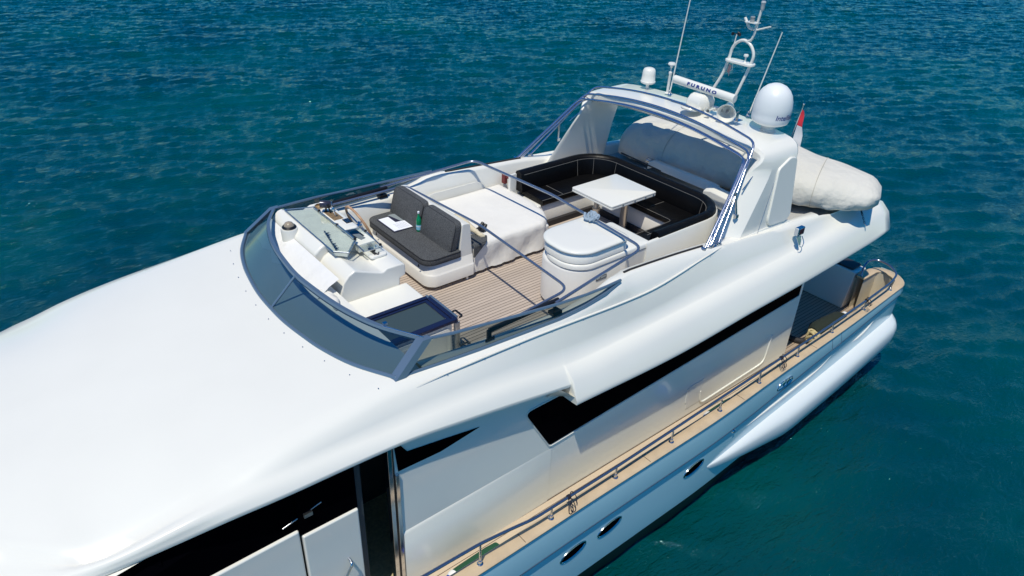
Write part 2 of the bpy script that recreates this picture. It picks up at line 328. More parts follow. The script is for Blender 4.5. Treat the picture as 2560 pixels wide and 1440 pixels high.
# fittings on the fairing: screw dots
sc_m=None
def screw(loc,ax):
    global sc_m
    if sc_m is None:
        q=MB(); q.lathe([(.0,0),(.006,0),(.006,.003),(0,.004)],loc,ax,8); sc_m=(obj('screw_cap',q,STEEL,SUP,smooth=False),Vector(loc))
    else:
        c=sc_m[0].copy(); COL.objects.link(c); c.parent=SUP; c.location=Vector(loc)-sc_m[1]
for x in np.linspace(3.1,7.2,10):
    g=fG(x); screw((x,-g[0]-.012,g[1]-.012),(0,-.8,.6))
for a in np.linspace(-1.5,1.9,11):
    x=2.12+.10*a*a; screw((x-.06,-a,fC(min(x,2.9))[1]+.002),(0,-.3,1))
q=MB(); q.tube([(x,-(fG(x)[0]+.004),fG(x)[1]-.004) for x in np.linspace(2.75,7.0,40)]+[(7.25,-2.01,.66),(7.45,-1.985,.66),(7.58,-1.955,.655)],[.001]+[.011]*6+[.003],8); obj('moulded_ridge',q,WHITE,SUP)
# boat deck and underside
bd=MB(); bd.prism([(8.9,-1.95,.36),(10.9,-1.97,.34),(11.35,-1.6,.33),(11.5,0,.33),(11.35,1.6,.33),(10.9,1.97,.34),(8.9,1.95,.36)],(0,0,-.10)); obj('boat_deck',bd,GREYD,Y)
ud=MB(); ud.prism([(-.6,-1.2,.12),(.4,-1.7,.14),(2.85,-2.1,.15),(2.85,2.1,.15),(.4,1.7,.14),(-.6,1.2,.12)],(0,0,-.04)); ud.prism([(2.7,-2.12,-.06),(4.6,-2.12,-.06),(4.6,2.12,-.06),(2.7,2.12,-.06)],(0,0,-.03)); obj('wheelhouse_ceiling',ud,WHITE,Y)
ud=MB(); ud.prism([(4.6,-2.3,-.23),(6.1,-2.3,-.30),(7.7,-2.3,-.26),(9.6,-2.3,-.21),(11.2,-2.2,-.13),(11.2,2.2,-.13),(9.6,2.3,-.21),(7.7,2.3,-.26),(6.1,2.3,-.30),(4.6,2.3,-.23)],(0,0,-.03)); obj('deck_underside',ud,IVORY,Y)
fd=MB(); fd.prism([(2.85,-1.78,0),(8.9,-1.78,0),(8.9,1.78,0),(2.85,1.78,0)],(0,0,-.05)); obj('flybridge_deck',fd,TEAK,Y)
bk=MB(); bk.box(8.78,8.9,-1.78,1.78,0,.37); obj('aft_coaming',bk,WHITE,Y,.02)
for s in (-1,1):
    rail=MB(); rail.tube([(x,s*(fW(x)[0]-.07),fW(x)[1]+.017) for x in np.linspace(5.72,7.2,14)],.014); obj('rope_track',rail,RUBBER,Y)
# hull ---------------------------------------------------------
fcap=pch([(-1.5,2.75),(0,2.87),(2.86,2.95),(4.57,2.94),(6.3,2.94),(8.24,2.87),(10.2,2.80),(12.1,2.70)])
fkn=pch([(-1.5,-1.80),(5.05,-1.74),(7.46,-1.72),(9.55,-1.58),(11.9,-1.46),(12.5,-1.44)])
def hullsec(x,y,s=-1):
    k=fkn(x)[0]
    return [(x,s*(y-.16),-1.9),(x,s*(y-.16),-1.225),(x,s*(y-.008),-1.225),(x,s*(y+.022),k+.105),(x,s*(y+.018),k+.085),(x,s*(y-.008),k+.055),(x,s*(y-.012),-2.2),(x,s*(y-.045),-2.55),(x,s*(y-.10),-2.62),(x,s*(y-.24),-3.3)]
hb=MB()
for s in (-1,1):
    secs=[hullsec(x,fcap(x)[0],s) for x in np.linspace(-1.5,12.1,50)]
    for a in (20,40,60,80,90):
        r=math.radians(a); dx=.42*math.sin(r); dy=.42*(1-math.cos(r))
        q=hullsec(12.1,2.70-dy,s); secs.append([(p[0]+dx*(1-.35*min(1,max(0,(-1.2-p[2])/2)) ),p[1],p[2]) for p in q])
    hb.loft(secs,False,False)
    a=secs[-1]
hb.add([(12.5,-2.3,-1.5),(12.5,2.3,-1.5),(12.35,2.3,-3.3),(12.35,-2.3,-3.3)],[(0,1,2,3)])
HULL=mat('ice_blue_hull',(.54,.82,.90),.16,coat=.7,var=(1.2,.015)); H=obj('hull',hb,HULL,Y,ang=28)  # one pale blue base colour over the whole hull
bt=MB()
for s in (-1,1):
    bt.loft([[(x,s*(fcap(x)[0]-.05),-2.57),(x,s*(fcap(x)[0]-.12),-2.75),(x,s*(fcap(x)[0]-.2),-3.25)] for x in np.linspace(-1.5,12.1,40)],False,False)
obj('boot_stripe',bt,BOOT,H)
rb=MB()
for s in (-1,1): rb.tube([(x,s*(fcap(x)[0]+.014),fkn(x)[0]+.09) for x in np.linspace(-1.5,12.1,50)]+[(12.38,s*2.56,-1.37),(12.50,s*2.35,-1.37)],.013)
obj('rub_rail',rb,mat('dark_rub_line',(.06,.08,.12),.4),H)
# sponson
SPM=mat('pale_hull_white',(.76,.80,.80),.25,coat=.3)
for s in (-1,1):
    sp=MB(); secs=[]
    for x in list(np.linspace(6.7,8.4,16))+list(np.linspace(8.6,12.0,14)):
        t=min(1,max(0,(x-6.7)/2.0)); t=t**.75*(1-.0*t); yb=fcap(x)[0]-.02
        zt=-2.11+.27*(x-6.3)/5.7
        o=.20*t; secs.append([(x,s*(yb-.03),zt+.004),(x,s*(yb+o*.08),zt-.01*t),(x,s*(yb+o*.62),zt-.085*t),(x,s*(yb+o*.84),zt-.14*t),(x,s*(yb+o*.95),zt-.21*t),(x,s*(yb+o*.93),zt-.34*t-.01),(x,s*(yb+o*.85),zt-.46*t-.02),(x,s*(yb+o*.74),zt-.50*t-.03),(x,s*(yb-.06),zt-.56*t-.04)])
    for a,dx in ((.93,.16),(.80,.26),(.6,.31)):
        l=secs[len(list(np.linspace(6.7,8.4,16)))+13]; c=l[0]
        secs.append([(12.0+dx,s*((abs(p[1])-2.45)*a+2.45),p[2]*1.0) for p in l])
    sp.loft(secs,False,False); obj('sponson',sp,SPM,H,ang=50)
st=MB()
for x0,x1 in ((7.6,9.9),(10.6,11.3)):
    st.tube([(x,-(fcap(x)[0]-.012+ .0),-1.86+.27*(x-7.6)/5.7+ .10*max(0,(x-x1+.5)/.5)**2) for x in np.linspace(x0,x1,16)],[.004,.02,.022,.018,.004],8)
obj('spray_rail',st,WHITE,H)
# portholes
for i,(x,lab) in enumerate(((6.4,'oval black porthole nearest the sponson'),(4.82,'middle oval black porthole'),(4.22,'forward oval black porthole'),(2.6,'oval black porthole below the doorway'))):
    y=fcap(x)[0]-.014; z=-1.92-.015*(6.4-x)
    rim=MB(); gl=MB()
    ell=lambda rx,rz,yy:[(x+rx*math.cos(a)*1.0+.07*math.sin(a),-yy,z+rz*math.sin(a)) for a in np.linspace(0,2*math.pi,29)[:-1]]
    rim.tube(ell(.185,.085,y+.004),.011,8,True); gl.add([(x,-(y+.006),z)]+ell(.18,.08,y+.006),[(0,k,k%28+1) for k in range(1,29)])
    p=obj('porthole',rim,CHROME,H,label=lab); obj('pane',gl,BLACKGLASS,p,smooth=False)
fl=MB(); x=8.4; y=fcap(x)[0]+.006
pts=lambda rx,rz,yy:[(x+(rx-.06 if math.cos(a)>0 else -(rx-.06))+.06*math.cos(a)+.03*math.sin(a),-yy,-1.47+rz*math.sin(a)) for a in np.linspace(0,2*math.pi,25)[:-1]]
fl.tube(pts(.17,.055,y+.012),.016,8,True); f=obj('fairlead',fl,CHROME,H)
q=MB(); q.add([(x,-y-.004,-1.47)]+pts(.165,.05,y+.004),[(0,k,k%24+1) for k in range(1,25)]); obj('opening',q,BLACK,f,smooth=False)
q=MB(); q.lathe([(0,0),(.014,0),(.014,.14),(0,.145)],(8.38,-y-.006,-1.53),(.05,-.1,1),8); q.lathe([(0,0),(.014,0),(.014,.14),(0,.145)],(8.47,-y-.006,-1.53),(.05,-.1,1),8); obj('roller',q,CHROME,f)
q=MB(); q.lathe([(0,0),(.035,0),(.034,.012),(.02,.03),(0,.034)],(7.22,-fcap(7.2)[0]+.012,-1.72),(0,-1,.05),16); obj('drain_fitting',q,CHROME,H)
q=MB()
for xa in (9.7,9.98): q.tube([(xa,-fcap(xa)[0]+.006,-1.25),(xa+.06,-fcap(xa)[0]-.024,-1.47)],.004,6)
q.tube([(10.04,-fcap(10)[0]-.024,-1.47),(9.76,-fcap(9.8)[0]-.024,-1.47)],.004,6); obj('gate_seam',q,FRAME,H)
# cap rail
cp=MB(); secs=[]
for x in np.linspace(-1.5,12.1,50):
    y=fcap(x)[0]; secs.append([(x,-(y+.012),-1.235),(x,-(y+.016),-1.215),(x,-(y+.004),-1.203),(x,-(y-.14),-1.203),(x,-(y-.152),-1.212),(x,-(y-.15),-1.235)])
def capring(cx,cy,r,a,w=.15):
    c,s_=math.cos(a),math.sin(a); return [(cx+(r+d)*c,cy-(r+d)*s_,z) for d,z in ((.012,-1.235),(.016,-1.215),(.004,-1.203),(-w,-1.203),(-w-.012,-1.212),(-w-.01,-1.235))]
for a in (75,60,45,30,15,0): secs.append(capring(12.08,-2.30,.40,math.radians(a)))
for a in (-20,-40,-65,-90): secs.append(capring(12.22,-2.30,.26,math.radians(a),.13))
secs.append([(11.82,p[1],p[2]) for p in secs[-1]])
cp.loft(secs,True,True); obj('cap_rail',cp,CAPT,Y,ang=50)
for x in (1.6,3.45,5.4,7.3,9.2,10.9):
    y=fcap(x)[0]; q=MB(); q.box(x-.003,x+.003,-(y+.002),-(y-.138),-1.2035,-1.2015); obj('scarf_joint',q,RUBBER,Y,smooth=False)
# starboard cap (seen only from elsewhere)
cp=MB(); cp.loft([[(x,(fcap(x)[0]+.012),-1.235),(x,(fcap(x)[0]+.012),-1.205),(x,(fcap(x)[0]-.15),-1.203),(x,(fcap(x)[0]-.15),-1.235)] for x in np.linspace(-1.5,12.3,40)]); obj('cap_rail',cp,CAPT,Y)
# stern quarter pocket lining
q=MB(); q.loft([[(11.0,-2.55,-1.9),(11.0,-2.55,-1.24)],[(12.1,-2.55,-1.9),(12.1,-2.55,-1.24)],[(12.25,-2.45,-1.9),(12.25,-2.45,-1.24)],[(12.33,-2.30,-1.9),(12.33,-2.30,-1.24)],[(12.28,-2.17,-1.9),(12.28,-2.17,-1.24)],[(11.84,-2.16,-1.9),(11.84,-2.16,-1.24)]],False,False)
q.add([(11.85,-2.05,-1.9),(12.45,-2.05,-1.9),(12.45,-2.05,-1.24),(11.85,-2.05,-1.24)],[(0,1,2,3)])
obj('quarter_lining',q,BEIGE,Y,ang=60)
# main deck
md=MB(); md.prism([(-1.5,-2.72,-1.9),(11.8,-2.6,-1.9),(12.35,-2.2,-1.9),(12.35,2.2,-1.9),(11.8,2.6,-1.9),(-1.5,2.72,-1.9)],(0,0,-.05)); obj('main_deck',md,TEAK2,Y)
md=MB(); md.prism([(-1.5,-2.76,-1.893),(11.3,-2.62,-1.893),(12.1,-2.5,-1.893),(12.1,-2.32,-1.893),(9.7,-2.20,-1.893),(-1.5,-2.20,-1.893)],(0,0,-.006)); obj('side_deck_plank',md,teak('side_deck_teak',(.54,.44,.33),.085,(.08,.05,.035),.10),Y)
# walls --------------------------------------------------------
wl=MB(); yw=-2.2
wl.prism([(2.40,yw,-1.9),(9.6,yw,-1.9),(9.6,yw,-.10),(4.45,yw,-.10),(4.4,yw,.06),(2.36,yw,.34)],(0,.06,0))
wl.box(9.54,9.6,-2.14,2.14,-1.9,-.1)
wl.box(2.36,9.6,2.14,2.2,-1.9,-.1)
WALL=obj('saloon_wall',wl,WHITE,Y,.02)
lw=MB(); secs=[]
for x in np.linspace(2.42,4.45,12):
    t=1-(x-2.42)/2.03; d=.004+.02*t; secs.append([(x,yw-.002,-1.02+.02*(1-t)),(x,yw-d,-1.05+.02*(1-t)),(x,yw-d,-1.895),(x,yw-.002,-1.895)])
lw.loft(secs); obj('lower_panel',lw,WHITE,WALL,ang=60)
def pane(name,poly,parent,off=.006,m=BLACKGLASS,y=yw):
    q=MB(); q.prism([(a,y-off,b) for a,b in poly],(0,off-.001,0)); return obj(name,q,m,parent,smooth=False)
def rnd(poly,r,k=5):
    P=[Vector((a,b)) for a,b in poly]; out=[]; L=len(P)
    for i in range(L):
        a=P[i-1]-P[i]; b=P[(i+1)%L]-P[i]; rr=r[i] if isinstance(r,list) else r; d=min(rr,a.length*.45,b.length*.45)
        A=P[i]+a.normalized()*d; B=P[i]+b.normalized()*d
        for j in range(k+1):
            t=j/k; p=A*(1-t)**2+P[i]*2*t*(1-t)+B*t*t; out.append((p.x,p.y))
    return out
pane('saloon_window',rnd([(4.0,-.24),(4.60,-.24),(4.9,-.12),(9.5,-.12),(9.5,-.70),(4.41,-.935)],[.12,.1,.1,.01,.01,.04]),WALL,.008)
fr=MB(); fr.tube([(a,yw-.008,b) for a,b in rnd([(3.985,-.23),(4.60,-.225),(4.9,-.11),(9.51,-.11),(9.51,-.715),(4.405,-.955)],[.12,.1,.1,.01,.01,.04])],.006,6,True); obj('window_trim',fr,WHITE,WALL)
pane('wedge_window',[(2.37,.30),(2.52,.055),(2.95,-.02),(3.38,-.10),(2.90,-.165),(2.41,-.145)],WALL,.006)
# rounded underhang lobe where the wing begins
q=MB(); secs=[]
for i in range(9):
    t=i/8; x=4.30+.30*t; secs.append([(x,-2.335-.112*t**2,.02-.23*t**1.5),(x,-2.28-.02*t,-.05-.19*t),(x,-2.205,-.16-.12*t)])
q.loft(secs,False,False); obj('wing_root',q,WHITE,WALL,ang=60)
# recessed locker outline
q=MB(); q.tube(bend([(7.35,yw-.004,-1.55),(7.38,yw-.006,-1.80),(8.95,yw-.006,-1.74),(9.0,yw-.004,-1.25)],.12),.012,8); q.box(7.02,7.05,yw-.006,yw-.001,-1.62,-1.36); obj('locker_trim',q,WHITE,WALL)
wp=MB(); wp.box(7.06,7.36,yw-.005,yw-.001,-1.74,-1.34); obj('fuel_flap',wp,IVORY,WALL,smooth=False)
# wheelhouse side: door opening and panels
q=MB(); q.prism([(-1.2,yw+.0,-1.9),(1.385,yw,-1.9),(1.385,yw,-.27),(-1.2,yw,-.33)],(0,.06,0)); WH=obj('wheelhouse_side',q,WHITE,Y,.02)
q=MB(); q.prism([(-1.3,yw+.03,-.35),(1.40,yw+.03,-.29),(1.40,yw+.03,.30),(-.4,yw+.2,.20),(-1.3,yw+.5,.16)],(0,.03,0)); obj('side_window',q,BLACKGLASS,WH,smooth=False)
DOOR=None
q=MB(); q.box(1.40,1.955,yw-.028,yw+.03,-1.9,-.335); DOOR=obj('sliding_door',q,WHITE,Y,.018)
q=MB(); q.box(1.39,1.96,yw-.0,yw+.03,-.335,.33); obj('door_window',q,BLACKGLASS,DOOR)
q=MB(); q.tube(bend([(1.66,yw-.03,-1.22),(1.66,yw-.09,-1.20),(1.80,yw-.10,-.93),(1.80,yw-.03,-.92)],.03),.014); q.lathe([(0,0),(.03,0),(.03,.012),(0,.014)],(1.66,yw-.028,-1.22),(0,-1,0),16); obj('door_handle',q,CHROME,DOOR)
q=MB(); q.tube([(1.25,yw+.02,-.16),(1.62,yw-.0,-.045)],.007); q.box(1.44,1.52,yw-.03,yw+.01,-.115,-.075); obj('wiper',q,STEEL,DOOR)
# interior seen through the doorway
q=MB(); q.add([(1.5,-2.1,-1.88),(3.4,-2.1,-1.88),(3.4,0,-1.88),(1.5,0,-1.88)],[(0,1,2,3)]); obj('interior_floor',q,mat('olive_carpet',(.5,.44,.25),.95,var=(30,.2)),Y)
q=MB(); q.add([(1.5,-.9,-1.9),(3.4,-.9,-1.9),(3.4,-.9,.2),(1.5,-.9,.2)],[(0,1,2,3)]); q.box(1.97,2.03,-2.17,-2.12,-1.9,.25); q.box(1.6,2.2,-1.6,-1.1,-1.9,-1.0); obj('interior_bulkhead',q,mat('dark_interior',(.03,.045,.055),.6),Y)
q=MB(); q.box(2.30,2.345,yw-.02,yw+.06,-1.9,.30); q.box(2.365,2.405,yw-.03,yw-.0,-1.9,-.16); JF=obj('door_jamb',q,CHROME,Y,.004)
q=MB(); q.box(2.345,2.365,yw-.01,yw+.05,-1.9,.30); obj('door_seal',q,BLACK,JF)
# front windshield of the wheelhouse
q=MB(); up_=[(-1.11,0,.35),(-1.09,-.5,.345),(-1.01,-.92,.32),(-.86,-1.32,.28),(-.67,-1.60,.225),(-.42,-1.83,.19),(-.12,-2.0,.165),(.30,-2.13,.23)]
up_=up_+[(a,-b,c) for a,b,c in up_[::-1][:-1]]
lo_=[(a-.9*max(0,(-a)/1.1)**1.5-.02,b*1.06,-.5) for a,b,c in up_]
q.loft([[a,b] for a,b in zip(up_,lo_)],False,False); obj('front_window',q,BLACKGLASS,Y)
q=MB(); q.prism([(-7,-.6,-1.2),(-1.3,-2.4,-1.2),(-1.3,2.4,-1.2),(-7,.6,-1.2)],(0,0,-.1)); q.prism([(-2.3,-1.5,-.5),(-1.2,-2.1,-.4),(-1.2,2.1,-.4),(-2.3,1.5,-.5)],(0,0,-.8)); obj('foredeck',q,WHITE,Y)
# ------------------------------------------------------------ windscreen
bc=[(2.18,0,.66),(2.19,.35,.66),(2.235,.72,.66),(2.30,1.07,.665),(2.42,1.45,.67),(2.64,1.865,.675)]
tc_=[(2.50,0,.965),(2.52,.33,.965),(2.565,.70,.96),(2.64,1.05,.955),(2.77,1.42,.95),(3.0,1.80,.935)]
def sym_(L): return [(x,-y,z) for x,y,z in L[::-1]]+L[1:]
BC=cat([Vector(p) for p in sym_(bc)],4); TC=cat([Vector(p) for p in sym_(tc_)],4)
WS=thing('windscreen','low curved flybridge windscreen of smoked glass in a blue grey frame','windscreen',(2.3,0,.66))
fm=MB(); fm.tube([(p.x-.01,p.y,p.z+.005) for p in BC],.022,8); 
secs=[]
for i,p in enumerate(TC):
    secs.append([(p.x-.022,p.y,p.z-.03),(p.x-.012,p.y,p.z+.012),(p.x+.03,p.y,p.z+.012),(p.x+.022,p.y,p.z-.018)])
fm.loft(secs)
sb=[(2.64,1.87,.675),(3.1,1.90,.655),(3.58,1.93,.645),(4.1,1.955,.64),(4.6,1.98,.645),(5.0,1.995,.68),(5.3,2.0,.735),(5.53,1.985,.81)]
stp=[(3.0,1.80,.935),(3.3,1.855,.918),(3.6,1.89,.905),(4.1,1.935,.87),(4.6,1.975,.84),(5.0,1.995,.825),(5.3,1.995,.82),(5.55,1.985,.818)]
for s in (-1,1):
    fm.tube([(x,s*y,z) for x,y,z in sb],.02,8); fm.tube([(x,s*y,z) for x,y,z in stp],.017,8)
    b=Vector((2.64,s*1.87,.665)); t=Vector((3.0,s*1.80,.95)); 
    fm.loft([[c+Vector((-.06,-s*.05,0)),c+Vector((-.035,s*.035,0)),c+Vector((.075,s*.04,0)),c+Vector((.05,-s*.03,0))] for c in (b,t)])
    fm.tube([sb[5][:1]+(s*2.0,.69),(5.3,s*2.0,.745),(5.5,s*1.99,.80)],.012)
m0=BC[len(BC)//2]; m1=TC[len(TC)//2]; fm.tube([m0,m1],.014,8)
WF=obj('frame',fm,FRAME,WS,ang=40)
for a,b in ((0,len(BC)//2),(len(BC)//2,len(BC)-1)):
    g=MB(); g.loft([[BC[i],TC[i]] for i in range(a,b+1)],False,False); obj('glass_panel',g,WIND,WS)
for s in (-1,1):
    g=MB(); B_=cat([Vector((x,s*y,z)) for x,y,z in sb],3); T_=cat([Vector((x,s*y,z)) for x,y,z in stp],3); g.loft([[p,q_] for p,q_ in zip(B_,T_)],False,False); obj('side_glass_panel',g,SIDEG,WS)
q=MB(); q.box(2.78,2.82,-1.42,-1.38,.955,.99); q.tube([(3.0,-1.79,.955),(2.77,-1.42,.968)],.007); obj('handrail_clip',q,CHROME,WS)
# stay hoops ---------------------------------------------------
def hoop(label,path,r,extra=None):
    t=thing('stay_hoop',label,'hoop',path[0],'awning hoops lying over the flybridge'); q=MB(); q.tube(bend(path,.16,6),r,10); obj('tube',q,mat('blue_grey_tube',(.30,.34,.42),.25,metal=.8),t); return t
h1=hoop('long grey tube hoop crossing above the sunpad and wet bar',[(4.62,-1.9,.80),(6.17,-1.74,.94),(6.25,0,.975),(6.17,1.74,.94),(4.62,1.9,.80)],.019)
h2=hoop('lower grey tube hoop lying behind the helm bench backrest',[(3.75,-1.86,.76),(4.93,-1.78,.82),(5.0,0,.87),(4.93,1.72,.82),(3.75,1.84,.76)],.017)
for s,yy in ((-1,-1.86),(1,1.86)):
    q=MB(); q.tube([(3.75,yy,.77),(4.7,yy-.0*s,.80)],.027,10); obj('sleeve',q,BLACK,h2)
    q=MB(); q.box(3.68,3.80,yy-.03,yy+.05*s+.03,.66,.70); q.box(3.72,3.77,yy-.015,yy+.015,.66,.78); obj('bracket',q,BLACK,h2,.006)
    q=MB(); q.box(4.57,4.70,s*1.84,s*1.94,.66,.70) if s>0 else q.box(4.57,4.70,-1.94,-1.84,.66,.70); q.tube([(4.63,s*1.88,.68),(4.63,s*1.89,.80)],.018); obj('bracket',q,BLACK,h1,.006)
q=MB()
for i in range(7):
    a=random.uniform(0,6.28); q.tube([(6.22+.05*math.cos(a+k*1.1)+random.uniform(-.03,.03),-.72-.03*k+random.uniform(-.04,.04),.975+.04*math.sin(a+k*1.7)) for k in range(6)],.017,8,smooth=4)
tag(obj('strap_bundle',q,mat('grey_blue_webbing',(.30,.38,.46),.6)),'crumpled grey blue strap bundled on the hoop above the wet bar','strap')
# ------------------------------------------------------------ helm console
HC=thing('helm_console','white helm console with clear topped chart tray behind the windscreen','console',(3.3,.8,0))
prof=[(2.94,.0),(2.94,.60),(2.98,.74),(3.05,.82),(3.14,.865),(3.30,.80),(3.47,.735),(3.50,.735),(3.55,.765),(3.76,.765),(3.80,.74),(3.80,.60),(3.72,.57),(3.70,.0)]
q=MB(); q.prism([(x,-.13,z) for x,z in prof],(0,.62,0)); obj('port_cabinet',q,WHITE,HC,.022)
q=MB(); q.prism([(x,.49,z) for x,z in [(2.90,0),(2.90,.66),(2.94,.86),(3.02,.93),(3.08,.95),(3.20,.86),(3.34,.845),(3.46,.90),(3.62,.90),(3.72,.86),(3.74,.7),(3.74,0)]],(0,1.25,0)); obj('main_cabinet',q,WHITE,HC,.03)
q=MB(); q.rbox(3.44,3.66,.72,1.62,.80,.945,.05,5,.03); BN=obj('binnacle',q,WHITE,HC)
q=MB(); q.rbox(3.50,3.72,.14,.46,.765,.80,.04,5,.01); obj('tray_rim',q,WHITE,HC)
# chart tray with clear cover
q=MB(); q.prism([(3.10,1.60,.953),(3.42,1.50,.935),(3.42,.42,.935),(3.22,.20,.925),(3.10,.30,.935)],(0,0,-.05)); TR=obj('chart_tray',q,TRAYIN,HC)
q=MB(); q.prism([(3.08,1.62,.958),(3.42,1.52,.944),(3.42,.40,.944),(3.22,.16,.938),(3.08,.28,.944)],(0,0,.012)); obj('clear_cover',q,TRAYG,TR)
q=MB(); q.tube([(3.08,1.63,.965),(3.43,1.52,.955),(3.43,.38,.955),(3.22,.15,.948),(3.08,.27,.952)],.009,8,True); q.tube([(3.43,.9,.965),(3.43,.4,.965)],.011); obj('tray_frame',q,STEEL,TR)
for yy in (.40,.86,1.36): q=MB(); q.lathe([(0,0),(.018,0),(.018,.022),(0,.026)],(3.43,yy,.955),(0,0,1),12); obj('knob',q,BLACK,TR)
q=MB(); q.box(3.44,3.66,.34,.72,.80,.90); G2=obj('gauge_bay',q,TRAYIN,HC)
q=MB(); q.prism([(3.42,.72,.925),(3.68,.70,.905),(3.68,.22,.845),(3.44,.20,.865)],(0,0,.01)); obj('gauge_cover',q,TRAYG,G2)
q=MB(); q.tube([(3.42,.72,.935),(3.69,.71,.915),(3.69,.21,.855),(3.44,.20,.875)],.009,8,True); obj('gauge_frame',q,STEEL,G2)
for yy in (.26,.62): q=MB(); q.lathe([(0,0),(.017,0),(.017,.02),(0,.024)],(3.69,yy,.86+.1*(yy-.26)),(0,0,1),12); obj('knob',q,BLACK,G2)
q=MB(); q.prism([(3.50,.60,.915),(3.58,.58,.91),(3.62,.40,.885),(3.60,.28,.872),(3.55,.34,.88),(3.53,.45,.895)],(0,0,.006)); obj('rolled_chart',q,mat('grey_slate_paper',(.16,.19,.20),.7),G2)
q=MB()
for k in range(9): q.prism([(3.12+.012*k,.30+.06*k,.948),(3.13+.012*k+random.uniform(.02,.06),.33+.06*k,.949),(3.14+.012*k,.35+.06*k,.948)],(0,0,.004))
obj('debris',q,BLACK,TR,smooth=False)
q=MB(); q.box(3.47,3.60,1.02,1.32,.943,.951); IP=obj('throttle_plate',q,BRASS,HC,.004)
for yy in (1.24,1.10): q=MB(); q.tube([(3.53,yy,.95),(3.51,yy+.005,1.05)],.010); q.lathe([(0,-.02),(.02,-.012),(.024,.004),(.016,.02),(0,.024)],(3.51,yy+.005,1.06),(0,0,1),12); obj('throttle_lever',q,CHROME if yy<1.2 else BLACK,IP)
q=MB(); q.box(3.56,3.64,.86,.99,.945,.952); SP=obj('switch_panel',q,BLACK,HC,.003)
q=MB()
for i in range(3):
    for j in range(2): q.box(3.568+.033*j,3.588+.033*j,.872+.04*i,.895+.04*i,.951,.956)
obj('switch',q,STEEL,SP,smooth=False)
q=MB(); q.lathe([(.055,0),(.065,.004),(.062,.02),(.05,.03)],(3.50,1.50,.943),(0,0,1),20,False); q.lathe([(.0,.012),(.05,.012)],(3.50,1.50,.943),(0,0,1),20,False); obj('cup_holder',q,BRASS,HC)
q=MB(); q.lathe([(.10,-.32),(.105,0),(.10,.02),(.0,.02)],(2.93,1.15,.93),(0,0,1),28); CP_=obj('compass_pod',q,WHITE,HC)
q=MB(); q.lathe([(.082,0),(.088,.012),(.075,.028),(.060,.030)],(2.93,1.15,.95),(0,0,1),28,False); obj('compass_ring',q,BLACK,CP_)
q=MB(); q.lathe([(.066,.015),(.062,.04),(.045,.065),(.02,.078),(0,.08)],(2.93,1.15,.95),(0,0,1),24); obj('compass_dome',q,AMBER,CP_)
# steering wheel
q=MB(); wc=Vector((3.93,1.26,.66)); wn=Vector((.93,.0,.36)).normalized(); wu=Vector((0,1,0)); wv=wn.cross(wu)
ring=[wc+(wu*math.cos(a)+wv*math.sin(a))*.29 for a in np.linspace(0,2*math.pi,41)[:-1]]; q.tube(ring,.018,8,True); WHL=obj('steering_wheel',q,WOOD,HC)
q=MB()
for a in (20,140,260): a=math.radians(a); q.tube([wc,wc+(wu*math.cos(a)+wv*math.sin(a))*.28],.012,8)
q.lathe([(0,0),(.05,0),(.05,.03),(0,.045)],wc-wn*.01,wn,20); q.tube([wc,wc-wn*.22],.03,12); obj('wheel_spokes',q,CHROME,WHL)
# canvas skirts at the front of console
q=MB(); secs=[]
for i in range(15):
    y=-.15+1.9*i/14; w_=.03*math.sin(i*2.1)+.02*math.sin(i*5.3); secs.append([(2.93,y,.84),(2.80+w_,y,.78),(2.70+w_,y,.70),(2.64+w_*1.4,y,.672)])
q.loft(secs,False,False); obj('canvas_skirt',q,mat('white_canvas',(.78,.78,.77),.85,bump=[(5,.6,.05,(1,1,1))]),HC,ang=80)
q=MB()
for k in range(4): q.lathe([(0,0),(.03,.0),(.05,.08),(.04,.2),(.02,.26)],(2.72+.03*k,.0-.08*k,.68),(.3-.2*k,-.8,.05),10)
obj('canvas_bundle',q,CANVAS,HC,ang=80)
# loose things at helm
q=MB(); q.lathe([(0,-.07),(.045,-.07),(.05,-.03),(.05,.05),(.035,.07),(.03,.055),(0,.05)],(3.50,1.30,1.06),(.8,-.5,-.1),20); VC=tag(obj('video_camera',q,mat('gunmetal_plastic',(.05,.05,.08),.25,metal=.4)),'small dark camera with a round lens standing over the throttle levers','camera')
q=MB(); q.tube([(3.50,1.30,1.0),(3.50,1.31,.95)],.012); q.lathe([(0,0),(.03,0),(.03,.008),(0,.01)],(3.50,1.31,.947),(0,0,1),12); obj('camera_mount',q,BLACK,VC)
q=MB(); q.lathe([(.036,.0),(.042,.008),(.036,.016)],Vector((3.50,1.30,1.06))+Vector((.8,-.5,-.1)).normalized()*.066,(.8,-.5,-.1),20,False); obj('lens_ring',q,STEEL,VC)
def blob(name,c,m,lab,cat_,n=6,sz=.04,fl=.5):
    q=MB()
    for k in range(n):
        p=Vector(c)+Vector((random.uniform(-1,1),random.uniform(-1,1),random.uniform(0,fl)))*sz; a=Vector((random.uniform(-1,1),random.uniform(-1,1),random.uniform(-.2,.4)))
        r=sz*random.uniform(.35,.6); q.lathe([(0,-r),(r*.6,-r*.8),(r,-.2*r),(r*.9,r*.5),(r*.4,r),(0,r*1.05)],p,a,10)
    return tag(obj(name,q,m),lab,cat_)
q=MB(); q.box(3.56,3.585,.18,.35,.803,.825); q.tube([(3.57,.20,.82),(3.60,.16,.81),(3.63,.20,.81)],.008); q.tube([(3.57,.28,.82),(3.61,.26,.81),(3.63,.30,.81)],.008)
tag(obj('sunglasses',q,BLACK,None,.006),'black sunglasses lying on the tray beside the companionway','sunglasses')
